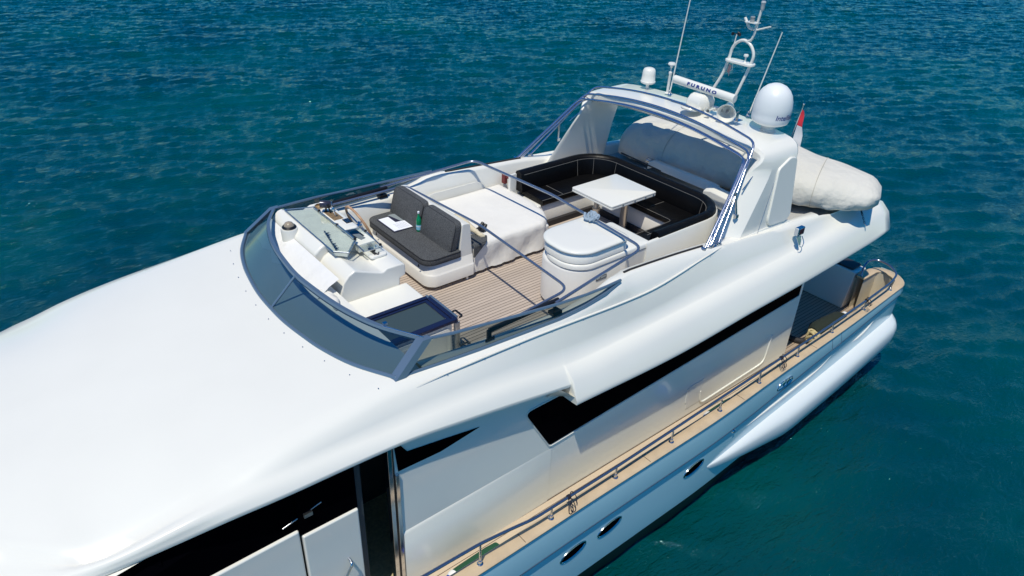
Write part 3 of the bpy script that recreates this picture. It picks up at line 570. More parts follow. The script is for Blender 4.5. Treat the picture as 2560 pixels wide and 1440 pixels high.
# ------------------------------------------------------------ companionway platform + hatch
CW=thing('companionway_box','white stair housing with black framed smoked glass hatch','hatch',(3.3,-.6,0))
q=MB(); q.box(2.86,3.80,-.55,-.13,.0,.50); obj('platform',q,WHITE,CW,.03)
q=MB(); q.box(2.90,3.78,-1.14,-.55,.0,.455); q.box(2.90,3.78,-1.74,-1.14,.0,.06); obj('stair_side',q,IVORY,CW,.02)
q=MB()
for a in ((2.80,3.84,-1.165,-1.115),(2.80,3.84,-.60,-.545),(2.80,2.85,-1.12,-.59),(3.79,3.84,-1.12,-.59)): q.box(a[0],a[1],a[2],a[3],.462,.505)
for a in ((2.855,3.785,-1.11,-1.07),(2.855,3.785,-.64,-.605),(2.855,2.90,-1.07,-.64),(3.74,3.785,-1.07,-.64)): q.box(a[0],a[1],a[2],a[3],.462,.492)
HF=obj('hatch_frame',q,mat('navy_black_frame',(.012,.016,.05),.2,spec=.7),CW,.006)
q=MB(); q.box(2.90,3.74,-1.07,-.64,.462,.480); obj('hatch_glass',q,HATCHGLASS,HF,smooth=False)
q=MB(); q.box(3.802,3.83,-.60,-.545,.462,.512); q.box(3.842,3.87,-1.12,-.56,.48,.508); obj('frame_edge',q,FRAME,HF,.005)
q=MB(); q.box(3.80,3.84,-1.175,-1.13,.0,.46); q.box(3.845,3.865,-1.17,-1.14,0,.46); obj('sliding_track',q,STEEL,HF,.004)
q=MB(); q.tube(bend([(3.86,-1.02,.51),(3.90,-1.02,.52),(3.90,-1.16,.52),(3.86,-1.16,.51)],.03),.012); obj('latch',q,BLACK,HF); q=MB(); q.tube(bend([(3.85,-1.18,.14),(3.96,-1.20,.16),(3.98,-1.30,.10),(3.88,-1.32,.06)],.03),.011); obj('latch',q,BLACK,HF)
q=MB(); q.prism([(x,-1.146,z) for x,z in rnd([(2.95,.03),(3.74,.03),(3.74,.41),(2.95,.41)],.06)],(0,-.012,0)); obj('door_leaf',q,WHITE,CW)
q=MB(); q.prism([(x,-1.160,z) for x,z in rnd([(3.1,.07),(3.68,.07),(3.68,.36),(3.1,.36)],.03)],(0,-.004,0)); obj('door_inset',q,IVORY,CW)
# ------------------------------------------------------------ helm bench
HB=thing('helm_bench','white two seat helm bench with charcoal fabric cushions','bench',(4.7,.95,0))
def ringpoly(x0,x1,y0,y1,r,rc=None,n=6):
    out=[]
    rr={0:r,1:r,2:r,3:r}
    if rc: rr.update(rc)
    for i,(cx,cy,a0) in enumerate(((x1,y1,0),(x0,y1,90),(x0,y0,180),(x1,y0,270))):
        q_=rr[i]; sx=-1 if cx==x1 else 1; sy=-1 if cy==y1 else 1
        for k in range(n+1):
            a=math.radians(a0+90*k/n); out.append((cx+sx*q_+q_*math.cos(a),cy+sy*q_+q_*math.sin(a)))
    return out
def shell(prof,x0,x1,y0,y1,r,rc=None):
    """prof: list of (z, inset)"""
    q=MB(); q.loft([[ (x,y,z) for x,y in ringpoly(x0+d,x1-(0 if (rc and 0 in rc and rc[0]<.03) else d),y0+d,y1-d,max(r-d,.005),{k:max(v-d,.004) for k,v in (rc or {}).items()})] for z,d in prof]); return q
rc={0:.02,3:.02}
q=shell([(.055,.02),(.07,.0),(.22,.0),(.235,.012),(.25,.03),(.36,.045),(.385,.07)],4.29,5.02,.14,1.80,.17,rc); obj('base',q,IVORY,HB,ang=45)
for p in ((4.45,.25),(4.93,.19),(4.45,1.7),(4.93,1.7)):
    q=MB(); q.lathe([(0,0),(.02,0),(.016,.06),(0,.06)],(p[0],p[1],.0),(0,0,1),12); obj('foot',q,WHITE,HB)
q=MB(); q.prism([(x,.19,z) for x,z in rnd([(4.80,.30),(5.02,.30),(4.98,.82),(4.86,.84)],[.01,.01,.03,.03])],(0,1.55,0)); obj('back_shell',q,WHITE,HB,.02)
sc=shell([(.375,.02),(.385,.003),(.40,.0),(.445,.0),(.465,.006),(.478,.025),(.482,.06)],4.275,4.84,.17,1.76,.16,{0:.03,3:.05}); SC=obj('seat_cushion',sc,CHAR,HB,ang=60)
q=MB(); rp=ringpoly(4.277,4.838,.172,1.758,.158,{0:.03,3:.05}); q.tube([(x,y,.462) for x,y in rp],.0055,6,True); q.tube([(x,y,.384) for x,y in rp],.0055,6,True); obj('piping',q,PIPE,SC)
for y0,y1 in ((.20,.955),(.975,1.74)):
    q=MB(); rr=rnd([(y0,.47),(y1,.47),(y1,.86),(y0,.86)],[.03,.03,.09,.09],6); secs=[]
    cy=(y0+y1)/2
    for d,dx in ((.03,-.005),(.006,.012),(0,.03),(0,.085),(.006,.10),(.03,.115)):
        f=1-d/.2; secs.append([(4.66+dx+(z-.47)*.26,cy+(y-cy)*(1-d*1.4),.66+(z-.66)*(1-d*2)) for y,z in rr])
    q.loft(secs); bkc=obj('backrest_cushion',q,CHAR,HB,ang=60)
    q=MB(); q.tube([(4.675+(z-.47)*.26,cy+(y-cy)*.992,.66+(z-.66)*.985) for y,z in rr],.0055,6,True); obj('piping',q,PIPE,bkc)
for yy in (.35,1.45):
    q=MB(); q.lathe([(0,0),(.012,0),(.012,.012),(0,.016)],(4.275,yy,.34),(-1,0,0),10); q.tube([(4.27,yy,.345),(4.265,yy-.01,.375)],.006); obj('snap_strap',q,BLACK,HB)
# bottle, papers
BT=thing('bottle','green glass water bottle with pale blue label standing on the bench seat','bottle',(4.67,.96,.482))
q=MB(); q.lathe([(0,0),(.036,0),(.039,.01),(.039,.15),(.036,.175),(.022,.215),(.014,.24),(.013,.275),(0,.275)],(4.67,.96,.483),(0,0,1),24); obj('body',q,BOTG,BT)
q=MB(); q.lathe([(.0398,.03),(.0398,.105)],(4.67,.96,.483),(0,0,1),24,False); obj('label',q,LABEL,BT)
q=MB(); q.lathe([(.0405,.075),(.0405,.088)],(4.67,.96,.483),(0,0,1),24,False); obj('label_band',q,PAPER,BT)
q=MB(); q.lathe([(.0,.150),(.018,.152),(.018,.153)],(4.645,.935,.483+.02),(-.7,-.7,.25),12,False); 
q=MB(); q.lathe([(.0155,.268),(.0155,.292),(.012,.296),(0,.296)],(4.67,.96,.483),(0,0,1),16); obj('cap',q,PAPER,BT)
q=MB(); q.box(4.36,4.64,1.10,1.58,.484,.492); cl=tag(obj('clipboard',q,mat('dark_navy_board',(.02,.02,.05),.5),None,.003),'dark clipboard under the white papers on the bench seat','clipboard')
q=MB(); q.box(4.375,4.53,1.12,1.56,.493,.497); q.prism([(4.44,1.11,.498),(4.655,1.10,.498),(4.66,1.33,.498),(4.46,1.36,.498)],(0,0,.002)); PP=tag(obj('paper_sheets',q,PAPER,None,smooth=False),'white paper sheets lying on the clipboard','papers')
q=MB()
for k in range(11): q.box(4.47+.016*k,4.474+.016*k,1.14,1.32-.02*(k%3),.5003,.5008)
obj('writing',q,mat('grey_ink',(.45,.47,.52),.8),PP,smooth=False)
q=MB(); q.prism([(4.56,1.62,.484),(4.69,1.60,.484),(4.73,1.18,.484),(4.66,1.16,.484)],(0,0,.010)); tag(obj('folder',q,mat('grey_card',(.26,.30,.31),.5),None,.002),'grey card folder leaning at the backrest beside the papers','folder')
# ------------------------------------------------------------ sunpad
SPD=thing('sun_pad','large cream canvas covered sunpad behind the helm bench','sunpad',(5.75,.9,0))
q=MB(); q.prism([(5.03,.26,.06),(6.45,.26,.06),(6.62,.6,.06),(6.62,1.72,.06),(5.03,1.72,.06)],(0,0,.3)); obj('base',q,IVORY,SPD,.02)
q=MB(); secs=[]
out=[(5.04,.20),(6.32,.20),(6.46,.30),(6.60,.52),(6.68,.9),(6.66,1.72),(5.04,1.72)]
P2=[Vector((a,b,0)) for a,b in out]; dense=[]
for i in range(len(P2)):
    a,b=P2[i],P2[(i+1)%len(P2)]; k=max(2,int((b-a).length/.035)); dense+=[a.lerp(b,t/k) for t in range(k)]
cx=Vector((5.85,.96,0)); 
def wr(i,z): return .010*math.sin(i*.9+z*9)+.012*math.sin(i*.37-z*14)+.006*math.sin(i*2.1+z*30)
for z,d,wv_ in ((.055,-.015,1.0),(.12,.0,1.1),(.2,.008,1.0),(.29,.012,.8),(.37,.010,.4),(.425,.018,.15),(.452,.05,0),(.462,.12,0),(.466,.30,0),(.468,.7,0)):
    row=[]
    for i,p in enumerate(dense):
        n_=(cx-p).normalized(); row.append((p.x+n_.x*(d+wr(i,z)*wv_),p.y+n_.y*(d+wr(i,z)*wv_),z))
    secs.append(row)
q.loft(secs); obj('cover',q,CANVAS,SPD,ang=75)
q=MB(); q.prism([(5.03,.16,.462),(5.27,.20,.464),(5.36,.32,.466),(5.30,.42,.468),(5.03,.52,.468)],(0,0,.02)); q.prism([(5.03,.155,.30),(5.03,.155,.47),(5.25,.175,.47)],(0,.03,0)); obj('corner_cushion',q,CHAR,SPD,.008)
B=thing('binoculars','small black binoculars lying on the cream sunpad','binoculars',(5.42,.50,.47))
for dy in (-.035,.035):
    q=MB(); q.lathe([(0,-.06),(.028,-.06),(.036,-.02),(.028,.02),(.022,.06),(0,.06)],(5.42,.50+dy,.52),(.6,.1,.75),14); obj('barrel',q,BLACK,B)
q=MB(); q.tube([(5.37,.45,.49),(5.33,.52,.48),(5.38,.58,.48),(5.45,.56,.48)],.008,8,smooth=4); obj('strap',q,BLACK,B)
q=MB(); secs=[]
P0=[Vector(p) for p in ((5.12,.86,.60),(5.16,.78,.62),(5.19,.66,.60),(5.22,.55,.56),(5.25,.44,.53),(5.27,.35,.50),(5.31,.30,.485))]; P0=cat(P0,4)
q.tube(P0,[.004,.05,.065,.06,.055,.045,.035,.03,.035,.02],12); tag(obj('windsock',q,mat('sheer_cream_cloth',(.66,.58,.42),.85,bump=[(18,.9,.02,(1,1,1))]),None,ang=80),'limp cream cloth sock draped over the edge of the sunpad','cloth')
q=MB(); q.box(6.70,6.76,1.64,1.72,.45,.60); q.tube([(6.73,1.66,.56),(6.80,1.60,.54)],.02); tag(obj('loudhailer',q,mat('dark_red_plastic',(.16,.02,.02),.4),None,.01),'small dark red box on the starboard coaming behind the sunpad','box')
# recess in starboard coaming
q=MB(); q.prism([(x,1.735,z) for x,z in rnd([(5.15,.40),(5.35,.58),(6.25,.58),(6.45,.40)],.08)],(0,-.012,0)); obj('coaming_moulding',q,WHITE,Y,.01)
# ------------------------------------------------------------ wet bar
WB=thing('wet_bar','white rounded wet bar with lift up lid and side counter','bar',(5.9,-1.2,0))
def oval(x0,x1,y0,y1,r0,r1,n=9):
    out=[]
    for cx,cy,a0,r in ((x1,y1,0,r1),(x0,y1,90,r0),(x0,y0,180,r0),(x1,y0,270,r1)):
        sx=-1 if cx==x1 else 1; sy=-1 if cy==y1 else 1
        for k in range(n+1):
            a=math.radians(a0+90*k/n); out.append((cx+sx*r+r*math.cos(a),cy+sy*r+r*math.sin(a)))
    return out
def ovl(prof,x0,x1,y0,y1,r0,r1): 
    q=MB(); q.loft([[(x,y,z) for x,y in oval(x0+d,x1-d,y0+d,y1-d,r0-d,max(r1-d,.02))] for z,d in prof]); return q
X0,X1,Y0,Y1=5.38,6.37,-1.40,-.60
q=ovl([(.0,.04),(.05,.04),(.06,.0),(.61,.0),(.632,.015),(.637,.03)],X0,X1,Y0,Y1,.34,.10); q.box(6.2,6.74,-1.397,-.70,0.0,.634); obj('cabinet',q,IVORY,WB,ang=50)
q=MB(); q.loft([[(x,y,z) for x,y in oval(X0+.008+d,6.74-d,-1.405+d,-.67-d,.33-d,.05)] for z,d in ((.645,.02),(.652,.0),(.700,.0),(.714,.012),(.718,.03))]); obj('counter_top',q,WHITE,WB,ang=60)
q=ovl([(.720,.03),(.728,.012),(.835,.012),(.848,.03)],X0+.01,X1-.02,Y0+.0,Y1,.33,.12); obj('grill_body',q,WHITE,WB,ang=60)
q=ovl([(.855,.02),(.862,.004),(.878,.0),(.893,.012),(.901,.045),(.904,.1)],X0+.0,X1-.01,Y0-.005,Y1+.005,.335,.13); obj('lid',q,WHITE,WB,ang=60)
q=ovl([(.84,.035),(.86,.035)],X0,X1-.02,Y0,Y1,.33,.12); q.loft([[(x,y,z) for x,y in oval(X0+.03,6.71,-1.38,-.70,.3,.05)] for z in (.63,.655)]); obj('seal',q,mat('grey_seal',(.22,.23,.25),.6),WB)
q=MB(); bx,bz=5.86,.47
for x0,x1,z0,z1 in ((-.09,.09,.018,.024),(-.09,.09,-.024,-.018),(-.09,-.085,-.024,.024),(.085,.09,-.024,.024),(-.022,-.018,-.024,.024)): q.box(bx+x0,bx+x1,-1.406,-1.400,bz+z0,bz+z1)
bg_=obj('badge',q,mat('dark_grey_print',(.06,.07,.08),.5),WB,smooth=False)
q=MB()
for x0,x1 in ((-.078,-.03),(-.008,.016),(.024,.044),(.052,.074)): q.box(bx+x0,bx+x1,-1.4065,-1.401,bz-.011,bz+.011)
obj('badge_letters',q,mat('silver_print',(.45,.5,.52),.4),bg_,smooth=False)
# ------------------------------------------------------------ table
TB=thing('dining_table','square white table on two steel pedestals inside the black settee','table',(7.54,.07,0))
q=MB(); q.rbox(7.07,8.02,-.36,.49,.695,.722,.03,4,.006); obj('table_leaf',q,WHITE,TB)
q=MB(); q.rbox(7.07,8.02,-.36,.49,.660,.688,.03,4,.006); obj('table_leaf',q,WHITE,TB)
q=MB(); q.rbox(7.13,7.96,-.28,.43,.625,.655,.03,4,.004); obj('table_frame',q,WHITE,TB)
q=MB(); q.box(7.10,7.99,-.33,.46,.687,.696); 
for xx in (7.3,7.55,7.78,7.95): q.box(xx-.012,xx+.012,-.364,-.355,.683,.695)
obj('hinge_strip',q,STEEL,TB,smooth=False)
for xx,yy in ((7.26,.12),(7.76,.0)):
    q=MB(); q.lathe([(0,0),(.105,0),(.1,.012),(.06,.02),(.058,.46),(.062,.465),(.062,.475),(.042,.48),(.042,.626),(0,.626)],(xx,yy,0),(0,0,1),28); obj('leg',q,mat('brushed_steel',(.62,.60,.55),.28,metal=.85),TB)
# ------------------------------------------------------------ settee
ST=thing('settee','u shaped black leather settee with pale piping around the table','settee',(7.6,0,0))
# path of U, centreline of seat: starboard arm -> aft -> port arm
def U(off,x0s=6.78,x0p=6.82,n=7,ys=1.42,xa=8.52,r=.62):
    """polyline offset inward by off from the outer back line"""
    r_=max(r-off,.06); xa_=xa-off; yo=ys-off; P=[(x0s,yo)]
    for k in range(n+1):
        a=math.radians(90-90*k/n); P.append((xa_-r_+r_*math.cos(a),yo-r_+r_*math.sin(a)))
    for k in range(n+1):
        a=math.radians(-90*k/n); P.append((xa_-r_+r_*math.cos(a),-yo+r_+r_*math.sin(a)))
    P.append((x0p,-yo)); return P
def sweepU(prof,closed=True,**k):
    q=MB(); paths=[U(o,**k) for o,z in prof]; n=len(paths[0])
    q.loft([[(paths[j][i][0],paths[j][i][1],prof[j][1]) for j in range(len(prof))] for i in range(n)],closed,closed); return q
obj('base',sweepU([(.10,.08),(.10,.36),(.56,.36),(.60,.30),(.60,.08)]),IVORY,ST,ang=50)
obj('plinth',sweepU([(.12,.0),(.12,.09),(.66,.09),(.66,.0)]),RUBBER,ST,ang=50)
obj('seat',sweepU([(.10,.36),(.10,.45),(.20,.462),(.55,.462),(.615,.45),(.625,.43),(.625,.38),(.605,.36)]),LEATH,ST,ang=60)
obj('back_shell',sweepU([(.0,.0),(.0,.70),(.012,.715),(.05,.715),(.05,.0)],x0s=6.6,x0p=6.65),WHITE,ST,ang=50)
BCU=obj('back_cushion',sweepU([(.02,.45),(.02,.72),(.04,.765),(.09,.78),(.14,.765),(.165,.72),(.20,.48),(.20,.45)],x0s=6.72,x0p=6.9),LEATH,ST,ang=60)
def upath(off,z,i0=0,i1=None,**k): P=U(off,**k); P=P[i0:i1]; return [(a,b,z) for a,b in P]
q=MB(); q.tube(upath(.166,.722),.003,6); q.tube(upath(.618,.455),.003,6)
PU=U(.17); PI=U(.205); PF=U(.618)
for i in (1,4,8,11,15):
    q.tube([(PU[i][0],PU[i][1],.735),(PI[i][0],PI[i][1],.466)],.003,6)
for a,b in (((7.2,PF[0][1]),(7.2,1.2)),((8.0,-.3),(8.3,-.3)),((7.3,-PF[0][1]),(7.3,-1.2))): q.tube([(a[0],a[1],.466),(b[0],b[1],.466)],.003,6)
obj('piping',q,STITCH,ST)
q=MB(); q.rbox(6.70,6.84,-1.40,-.86,.36,.60,.05,4,.04); obj('arm_cushion',q,LEATH,ST)
q=MB(); q.rbox(6.70,6.80,.82,1.42,.02,.37,.04,4,.02); obj('arm_end',q,WHITE,ST)
# ------------------------------------------------------------ radar arch
AR=thing('radar_arch','broad white radar arch raked aft over the back of the flybridge','arch',(8.6,0,.5))
stn0=[(0,1.93,.48,7.60,9.02),(1,1.90,.75,7.80,9.06),(2,1.865,1.05,8.02,9.10),(3,1.83,1.32,8.22,9.16),(4,1.795,1.52,8.36,9.22),(4.6,1.72,1.645,8.43,9.27),(5.2,1.58,1.695,8.46,9.32),(6,1.35,1.715,8.49,9.36),(7,1.0,1.732,8.52,9.39),(8,.6,1.748,8.53,9.40),(9,0,1.757,8.54,9.40)]
fS=pch(stn0); TS=[0,.5,1,1.5,2,2.5,3,3.4,3.7,4,4.2,4.4,4.6,4.8,5,5.2,5.6,6,6.5,7,7.5,8,8.5,9]
stn=[tuple(fS(t)) for t in TS]
def an(i):
    a=stn[max(i-1,0)]; b=stn[min(i+1,len(stn)-1)]; d=Vector((b[0]-a[0],b[1]-a[1])); n_=Vector((d.y,-d.x)).normalized(); return n_ if n_.x>=0 or n_.y>0 else -n_
full=[]
for s in (-1,1):
    L=[]
    for i,(y,z,xf,xb) in enumerate(stn):
        a=stn[max(i-1,0)]; b=stn[min(i+1,len(stn)-1)]; dy,dz=b[0]-a[0],b[1]-a[1]; l=math.hypot(dy,dz); ny,nz=dz/l,-dy/l  # outward (y+,z+)
        if i==len(stn)-1: ny,nz=0,1
        th=.20-.05*min(1,TS[i]/6)
        P=[(xf,y-ny*.06,z-nz*.06),(xf+.03,y-ny*.015,z-nz*.015),(xf+.20,y-ny*.0,z-nz*.0),(xb-.06,y,z),(xb,y-ny*.03,z-nz*.03),(xb,y-ny*th,z-nz*th),(xb-.05,y-ny*(th+.02),z-nz*(th+.02)),(xf+.05,y-ny*(th+.02),z-nz*(th+.02)),(xf,y-ny*th*.9,z-nz*th*.9)]
        k=1-min(1,max(0,(TS[i]-3)/1.6)); k=k*k*(3-2*k) # bevelled front edge of the legs
        mixp=lambda a,b:tuple(u*(1-k)+v*k for u,v in zip(a,b))
        P[0]=mixp(P[0],(xf-.02,y-.20,z)); P[1]=mixp(P[1],(xf-.01,y-.185,z)); P[2]=mixp(P[2],(xf+.27,y,z)); P[8]=mixp(P[8],(xf+.01,y-.21,z))
        L.append([(p[0],s*p[1],p[2]) for p in P])
    full.append(L)
q=MB(); q.loft(full[0]+full[1][::-1][1:]); ARB=obj('arch_body',q,WHITE,AR,ang=27)
for s in (-1,1):
    q=MB(); 
    P=[(8.70,1.42),(8.98,1.53),(9.13,1.50),(9.12,.66),(9.0,.60),(8.60,.63),(8.56,.72)]
    def yo(z): return np.interp(z,[.5,.75,1.05,1.32,1.52],[1.93,1.90,1.865,1.83,1.795])
    poly=rnd(P,.05); q.loft([[(x,s*(yo(z)+d),z) for x,z in poly] for d in (-.03,.03)]); obj('side_panel',q,WHITE,AR,.014)
q=MB(); q.tube([(7.75,-1.945,.52),(8.30,-1.955,.50),(8.62,-1.85,1.2),(8.68,-1.79,1.42)],.003,6); obj('panel_seam',q,STEEL,AR)
q=MB()
for s in (-1,): q.prism([(7.64,s*1.95,.49),(8.45,s*1.97,.47),(9.35,s*2.0,.42),(9.35,s*1.93,.5),(9.0,s*1.93,.62),(7.7,s*1.93,.60)],(0,-s*.03,0))
obj('foot_plinth',q,WHITE,AR,.01)
# ------------------------------------------------------------ bimini frame
BM=thing('bimini_frame','folded stainless bimini frame of three cambered bows against the radar arch','frame',(7.4,0,.7))
TUB=mat('bimini_tube',(.50,.53,.64),.16,metal=.95)
for xf,xt,hw,zt,cb in ((7.18,8.20,1.62,1.60,.16),(7.30,8.30,1.60,1.67,.17),(7.46,8.44,1.55,1.775,.17),(7.24,8.24,1.57,1.60,.16)):
    P=[(xf,-1.93,.70),(xt,-hw,zt)]+[(xt+.04*(1-(k/4)**2),hw*k/5,zt+cb*(1-(k/5)**2)) for k in range(-4,5)]+[(xt,hw,zt),(xf,1.93,.70)]
    q=MB(); q.tube(bend(P,.12,4),.0165,10); obj('bow',q,TUB,BM)
for s in (-1,1):
    q=MB()
    for x in (7.15,7.28,7.44): q.box(x-.035,x+.035,s*1.93-.02,s*1.93+.02,.675,.715); q.lathe([(0,-.03),(.018,-.03),(.018,.03),(0,.03)],(x,s*1.93,.715),(0,1,0),10)
    q.box(7.05,7.52,s*1.93-.022,s*1.93+.022,.665,.682); obj('deck_hinge',q,CHROME,BM,.004)
    q=MB(); q.tube([(8.30,s*1.60,1.62),(8.55,s*1.66,1.50)],.009); q.tube([(8.55,s*1.66,1.50),(8.1,s*1.72,1.22)],.008); q.tube([(7.9,s*1.75,1.25),(7.95,s*1.80,.92)],.016); q.box(7.92,7.98,s*1.80-.02,s*1.80+.02,.88,.93); obj('brace',q,CHROME,BM)
# ------------------------------------------------------------ domes & antennas on the arch
def txt_on_cyl(cx,cy,cz,r,a0,h=1,tilt=0):
    return lambda u,v:(cx+r*math.cos(a0+u/r),cy+r*math.sin(a0+u/r),cz+v)
D=thing('satellite_dome','large white satellite dome with blue lettering on the port side of the arch','satellite dome',(9.20,-1.22,1.78))
c=(9.20,-1.235,1.685)
q=MB(); q.lathe([(0,0),(.13,0),(.13,.02),(.10,.05),(.10,.12),(.14,.13)],c,(0,0,1),28); obj('pedestal',q,WHITE,D)
q=MB(); q.lathe([(0,.115),(.11,.115),(.20,.13),(.245,.155),(.264,.19),(.268,.24),(.266,.30),(.2685,.31),(.266,.38),(.255,.46),(.230,.54),(.19,.605),(.135,.655),(.07,.683),(0,.69)],c,(0,0,1),48); obj('radome',q,mat('radome_white',(.80,.82,.82),.35),D)
lettering('lettering','Intellian',.10,NAVYTXT,D,txt_on_cyl(c[0],c[1],c[2]+.275,.2705,math.radians(-101)),shear=.15,bold=.001)
D2=thing('tv_dome','small white bell shaped antenna dome at the starboard end of the arch','antenna dome',(9.25,1.13,1.75))
c=(9.25,1.13,1.69)
q=MB(); q.lathe([(0,0),(.13,0),(.13,.012),(.03,.03),(.024,.13),(0,.13)],c,(0,0,1),24); obj('stem',q,WHITE,D2)
q=MB(); q.lathe([(0,.115),(.08,.115),(.118,.135),(.124,.16),(.112,.175),(.108,.27),(.102,.33),(.085,.362),(.05,.377),(0,.38)],c,(0,0,1),32); obj('radome',q,WHITE,D2)
# radar scanner
RD=thing('radar_scanner','white open array radar bar lettered in blue on its gearbox','radar',(8.95,-.22,1.82))
q=MB(); q.lathe([(0,-.01),(.15,-.01),(.15,.02),(.11,.04),(0,.04)],(8.93,-.20,1.83),(0,0,1),28)
q.loft([[(8.93+dx*a,-.20+dy*b,z) for dx,dy in ((-1,-.7),(-.5,-1),(.5,-1),(1,-.7),(1,.7),(.5,1),(-.5,1),(-1,.7))] for z,a,b in ((1.80,.13,.12),(1.83,.19,.16),(1.93,.19,.165),(2.0,.15,.14),(2.03,.10,.10))]); obj('gearbox',q,WHITE,RD,.012)
q=MB(); q.lathe([(0,0),(.035,0),(.035,.06),(0,.06)],(8.93,-.20,2.03),(0,0,1),16); obj('shaft',q,WHITE,RD)
ba=Vector((8.86,.30,2.135)); bb=Vector((8.96,-.76,2.075)); bd_=(bb-ba).normalized()
q=MB(); q.tube([ba,ba+bd_*.01,ba+bd_*.02]+[ba.lerp(bb,t) for t in (.1,.5,.9)]+[bb],[.045,.058,.060,.060,.060,.060,.060],28); obj('array_bar',q,WHITE,RD)
side=Vector(CP)-(ba+bb)/2; side=(side-bd_*side.dot(bd_)).normalized(); upv=(-(bd_.cross(side))).normalized()
if upv.z<0: upv=-upv
mid=ba.lerp(bb,.50)
def bartxt(u,v):
    a=v/.0615; n_=side*math.cos(a-.1)+upv*math.sin(a-.1); return mid+bd_*u+n_*.0625
lettering('lettering','F U R U N O',.062,NAVYTXT,RD,bartxt,bold=.0035,stretch=1.5)
# mast
MS=thing('signal_mast','white tubular mast with a looped frame and lights above the arch','mast',(9.4,-.3,1.8))
M1=[(9.35,.02,1.80),(9.40,-.16,2.22),(9.42,-.22,2.50),(9.42,-.24,2.62),(9.42,-.30,2.72),(9.42,-.42,2.775),(9.42,-.55,2.72),(9.42,-.62,2.60),(9.42,-.60,2.46),(9.40,-.55,2.25),(9.35,-.47,1.92),(9.32,-.42,1.80)]
q=MB(); q.tube(M1,.022,12,smooth=5); q.tube([(9.42,-.46,2.765),(9.42,-.53,2.80),(9.42,-.56,2.88),(9.42,-.57,2.96),(9.42,-.60,3.22)],.019,12,smooth=4); obj('pole',q,WHITE,MS)
q=MB(); q.rbox(9.33,9.51,-.66,-.18,2.445,2.48,.08,6,.01); obj('shelf',q,WHITE,MS)
q=MB(); q.tube([(9.42,-.36,3.08),(9.42,-.46,2.955),(9.42,-.52,2.945)],.020,10); q.tube([(9.42,-.52,2.945),(9.42,-.58,2.945),(9.42,-.80,3.03)],[.016,.013,.011],10); q.box(9.34,9.47,-.60,-.42,3.035,3.045); obj('cross_arm',q,WHITE,MS)
q=MB(); q.lathe([(0,0),(.032,0),(.034,.01),(.03,.02),(.03,.06),(.034,.065),(.03,.075),(0,.078)],(9.40,-.50,3.045),(0,0,1),20); obj('nav_light',q,mat('ribbed_grey_lens',(.35,.36,.36),.25,metal=.2),MS)
q=MB(); q.lathe([(0,0),(.022,0),(.03,.03),(.03,.09),(.035,.1),(.028,.12),(0,.125)],(9.42,-.61,3.22),(0,0,1),20); obj('anchor_light',q,mat('grey_lens',(.5,.52,.52),.25),MS)
AN=thing('anemometer','thin pole with black wind cups on the mast shelf','anemometer',(9.42,-.235,2.48))
q=MB(); q.lathe([(0,0),(.022,0),(.022,.006),(0,.007)],(9.42,-.235,2.48),(0,0,1),12); q.tube([(9.42,-.235,2.48),(9.42,-.275,2.83)],.009); obj('pole',q,WHITE,AN)
q=MB()
for a in (10,130,250):
    a=math.radians(a); p=Vector((9.42,-.277,2.84)); e=p+Vector((math.cos(a),math.sin(a),0))*.06; q.tube([p,e],.004,6); q.lathe([(.0,-.02),(.018,-.012),(.024,.01),(.024,.014)],e,(-math.sin(a),math.cos(a),0),10)
obj('wind_cup',q,BLACK,AN)
MU=thing('gps_antenna','small white mushroom antenna on the mast shelf','gps antenna',(9.42,-.50,2.48),'mushroom antennas on the arch')
q=MB(); q.lathe([(0,0),(.024,0),(.012,.01),(.011,.075),(.034,.08),(.038,.095),(.030,.112),(0,.118)],(9.42,-.50,2.48),(0,0,1),20); obj('antenna_head',q,WHITE,MU)
GP=thing('gps_antenna','white mushroom antenna on a tall post beside the small dome','gps antenna',(9.20,.66,1.76),'mushroom antennas on the arch')
q=MB(); q.lathe([(0,0),(.045,0),(.045,.01),(.022,.02),(.022,.30),(.028,.31),(.028,.34),(.018,.35),(0,.35)],(9.20,.66,1.77),(0,-.02,1),20); obj('post',q,WHITE,GP)
q=MB(); q.lathe([(.008,.34),(.008,.40),(.02,.42),(.022,.44),(.056,.45),(.060,.465),(.05,.485),(0,.492)],(9.20,.66,1.77),(0,-.02,1),24); obj('antenna_head',q,WHITE,GP)
for lab,base,top in (('tall white whip antenna rising beside the mushroom antenna post',(9.16,.58,1.77),(9.25,.50,3.5)),('shorter white whip antenna between the mast and the large dome',(9.32,-.80,1.77),(9.48,-.96,2.98))):
    A=thing('whip_antenna',lab,'antenna',base,'whip antennas on the arch'); d=Vector(top)-Vector(base)
    q=MB(); q.tube([Vector(base)+d*.04,Vector(base)+d*.5,Vector(top)],[.011,.009,.007],8); obj('whip',q,WHITE,A)
    q=MB(); q.lathe([(0,0),(.035,0),(.03,.015),(.014,.03),(.016,.08),(0,.09)],base,(0,0,1),14); q.box(base[0]-.03,base[0]+.03,base[1]-.012,base[1]+.012,base[2]+.02,base[2]+.055); obj('ratchet_mount',q,CHROME,A)
HN=thing('loudspeaker_horn','round white loudhailer horn pointing forward from the arch','horn',(8.85,-.80,1.80))
hd=Vector((-.80,-.45,-.04)).normalized(); hc=Vector((8.82,-.76,1.90))
q=MB(); q.lathe([(0,-.34),(.05,-.34),(.065,-.30),(.065,-.20),(.07,-.15),(.10,-.03),(.128,.03),(.134,.05),(.126,.05),(.10,-.02),(.06,-.12),(0,-.13)],hc,hd,32,False); obj('bell',q,WHITE,HN,ang=50)
q=MB(); q.lathe([(0,-.10),(.022,-.09),(.022,-.02),(.015,-.005),(0,0)],hc,hd,16); obj('driver',q,mat('grey_plastic',(.25,.26,.27),.4),HN)
q=MB(); 
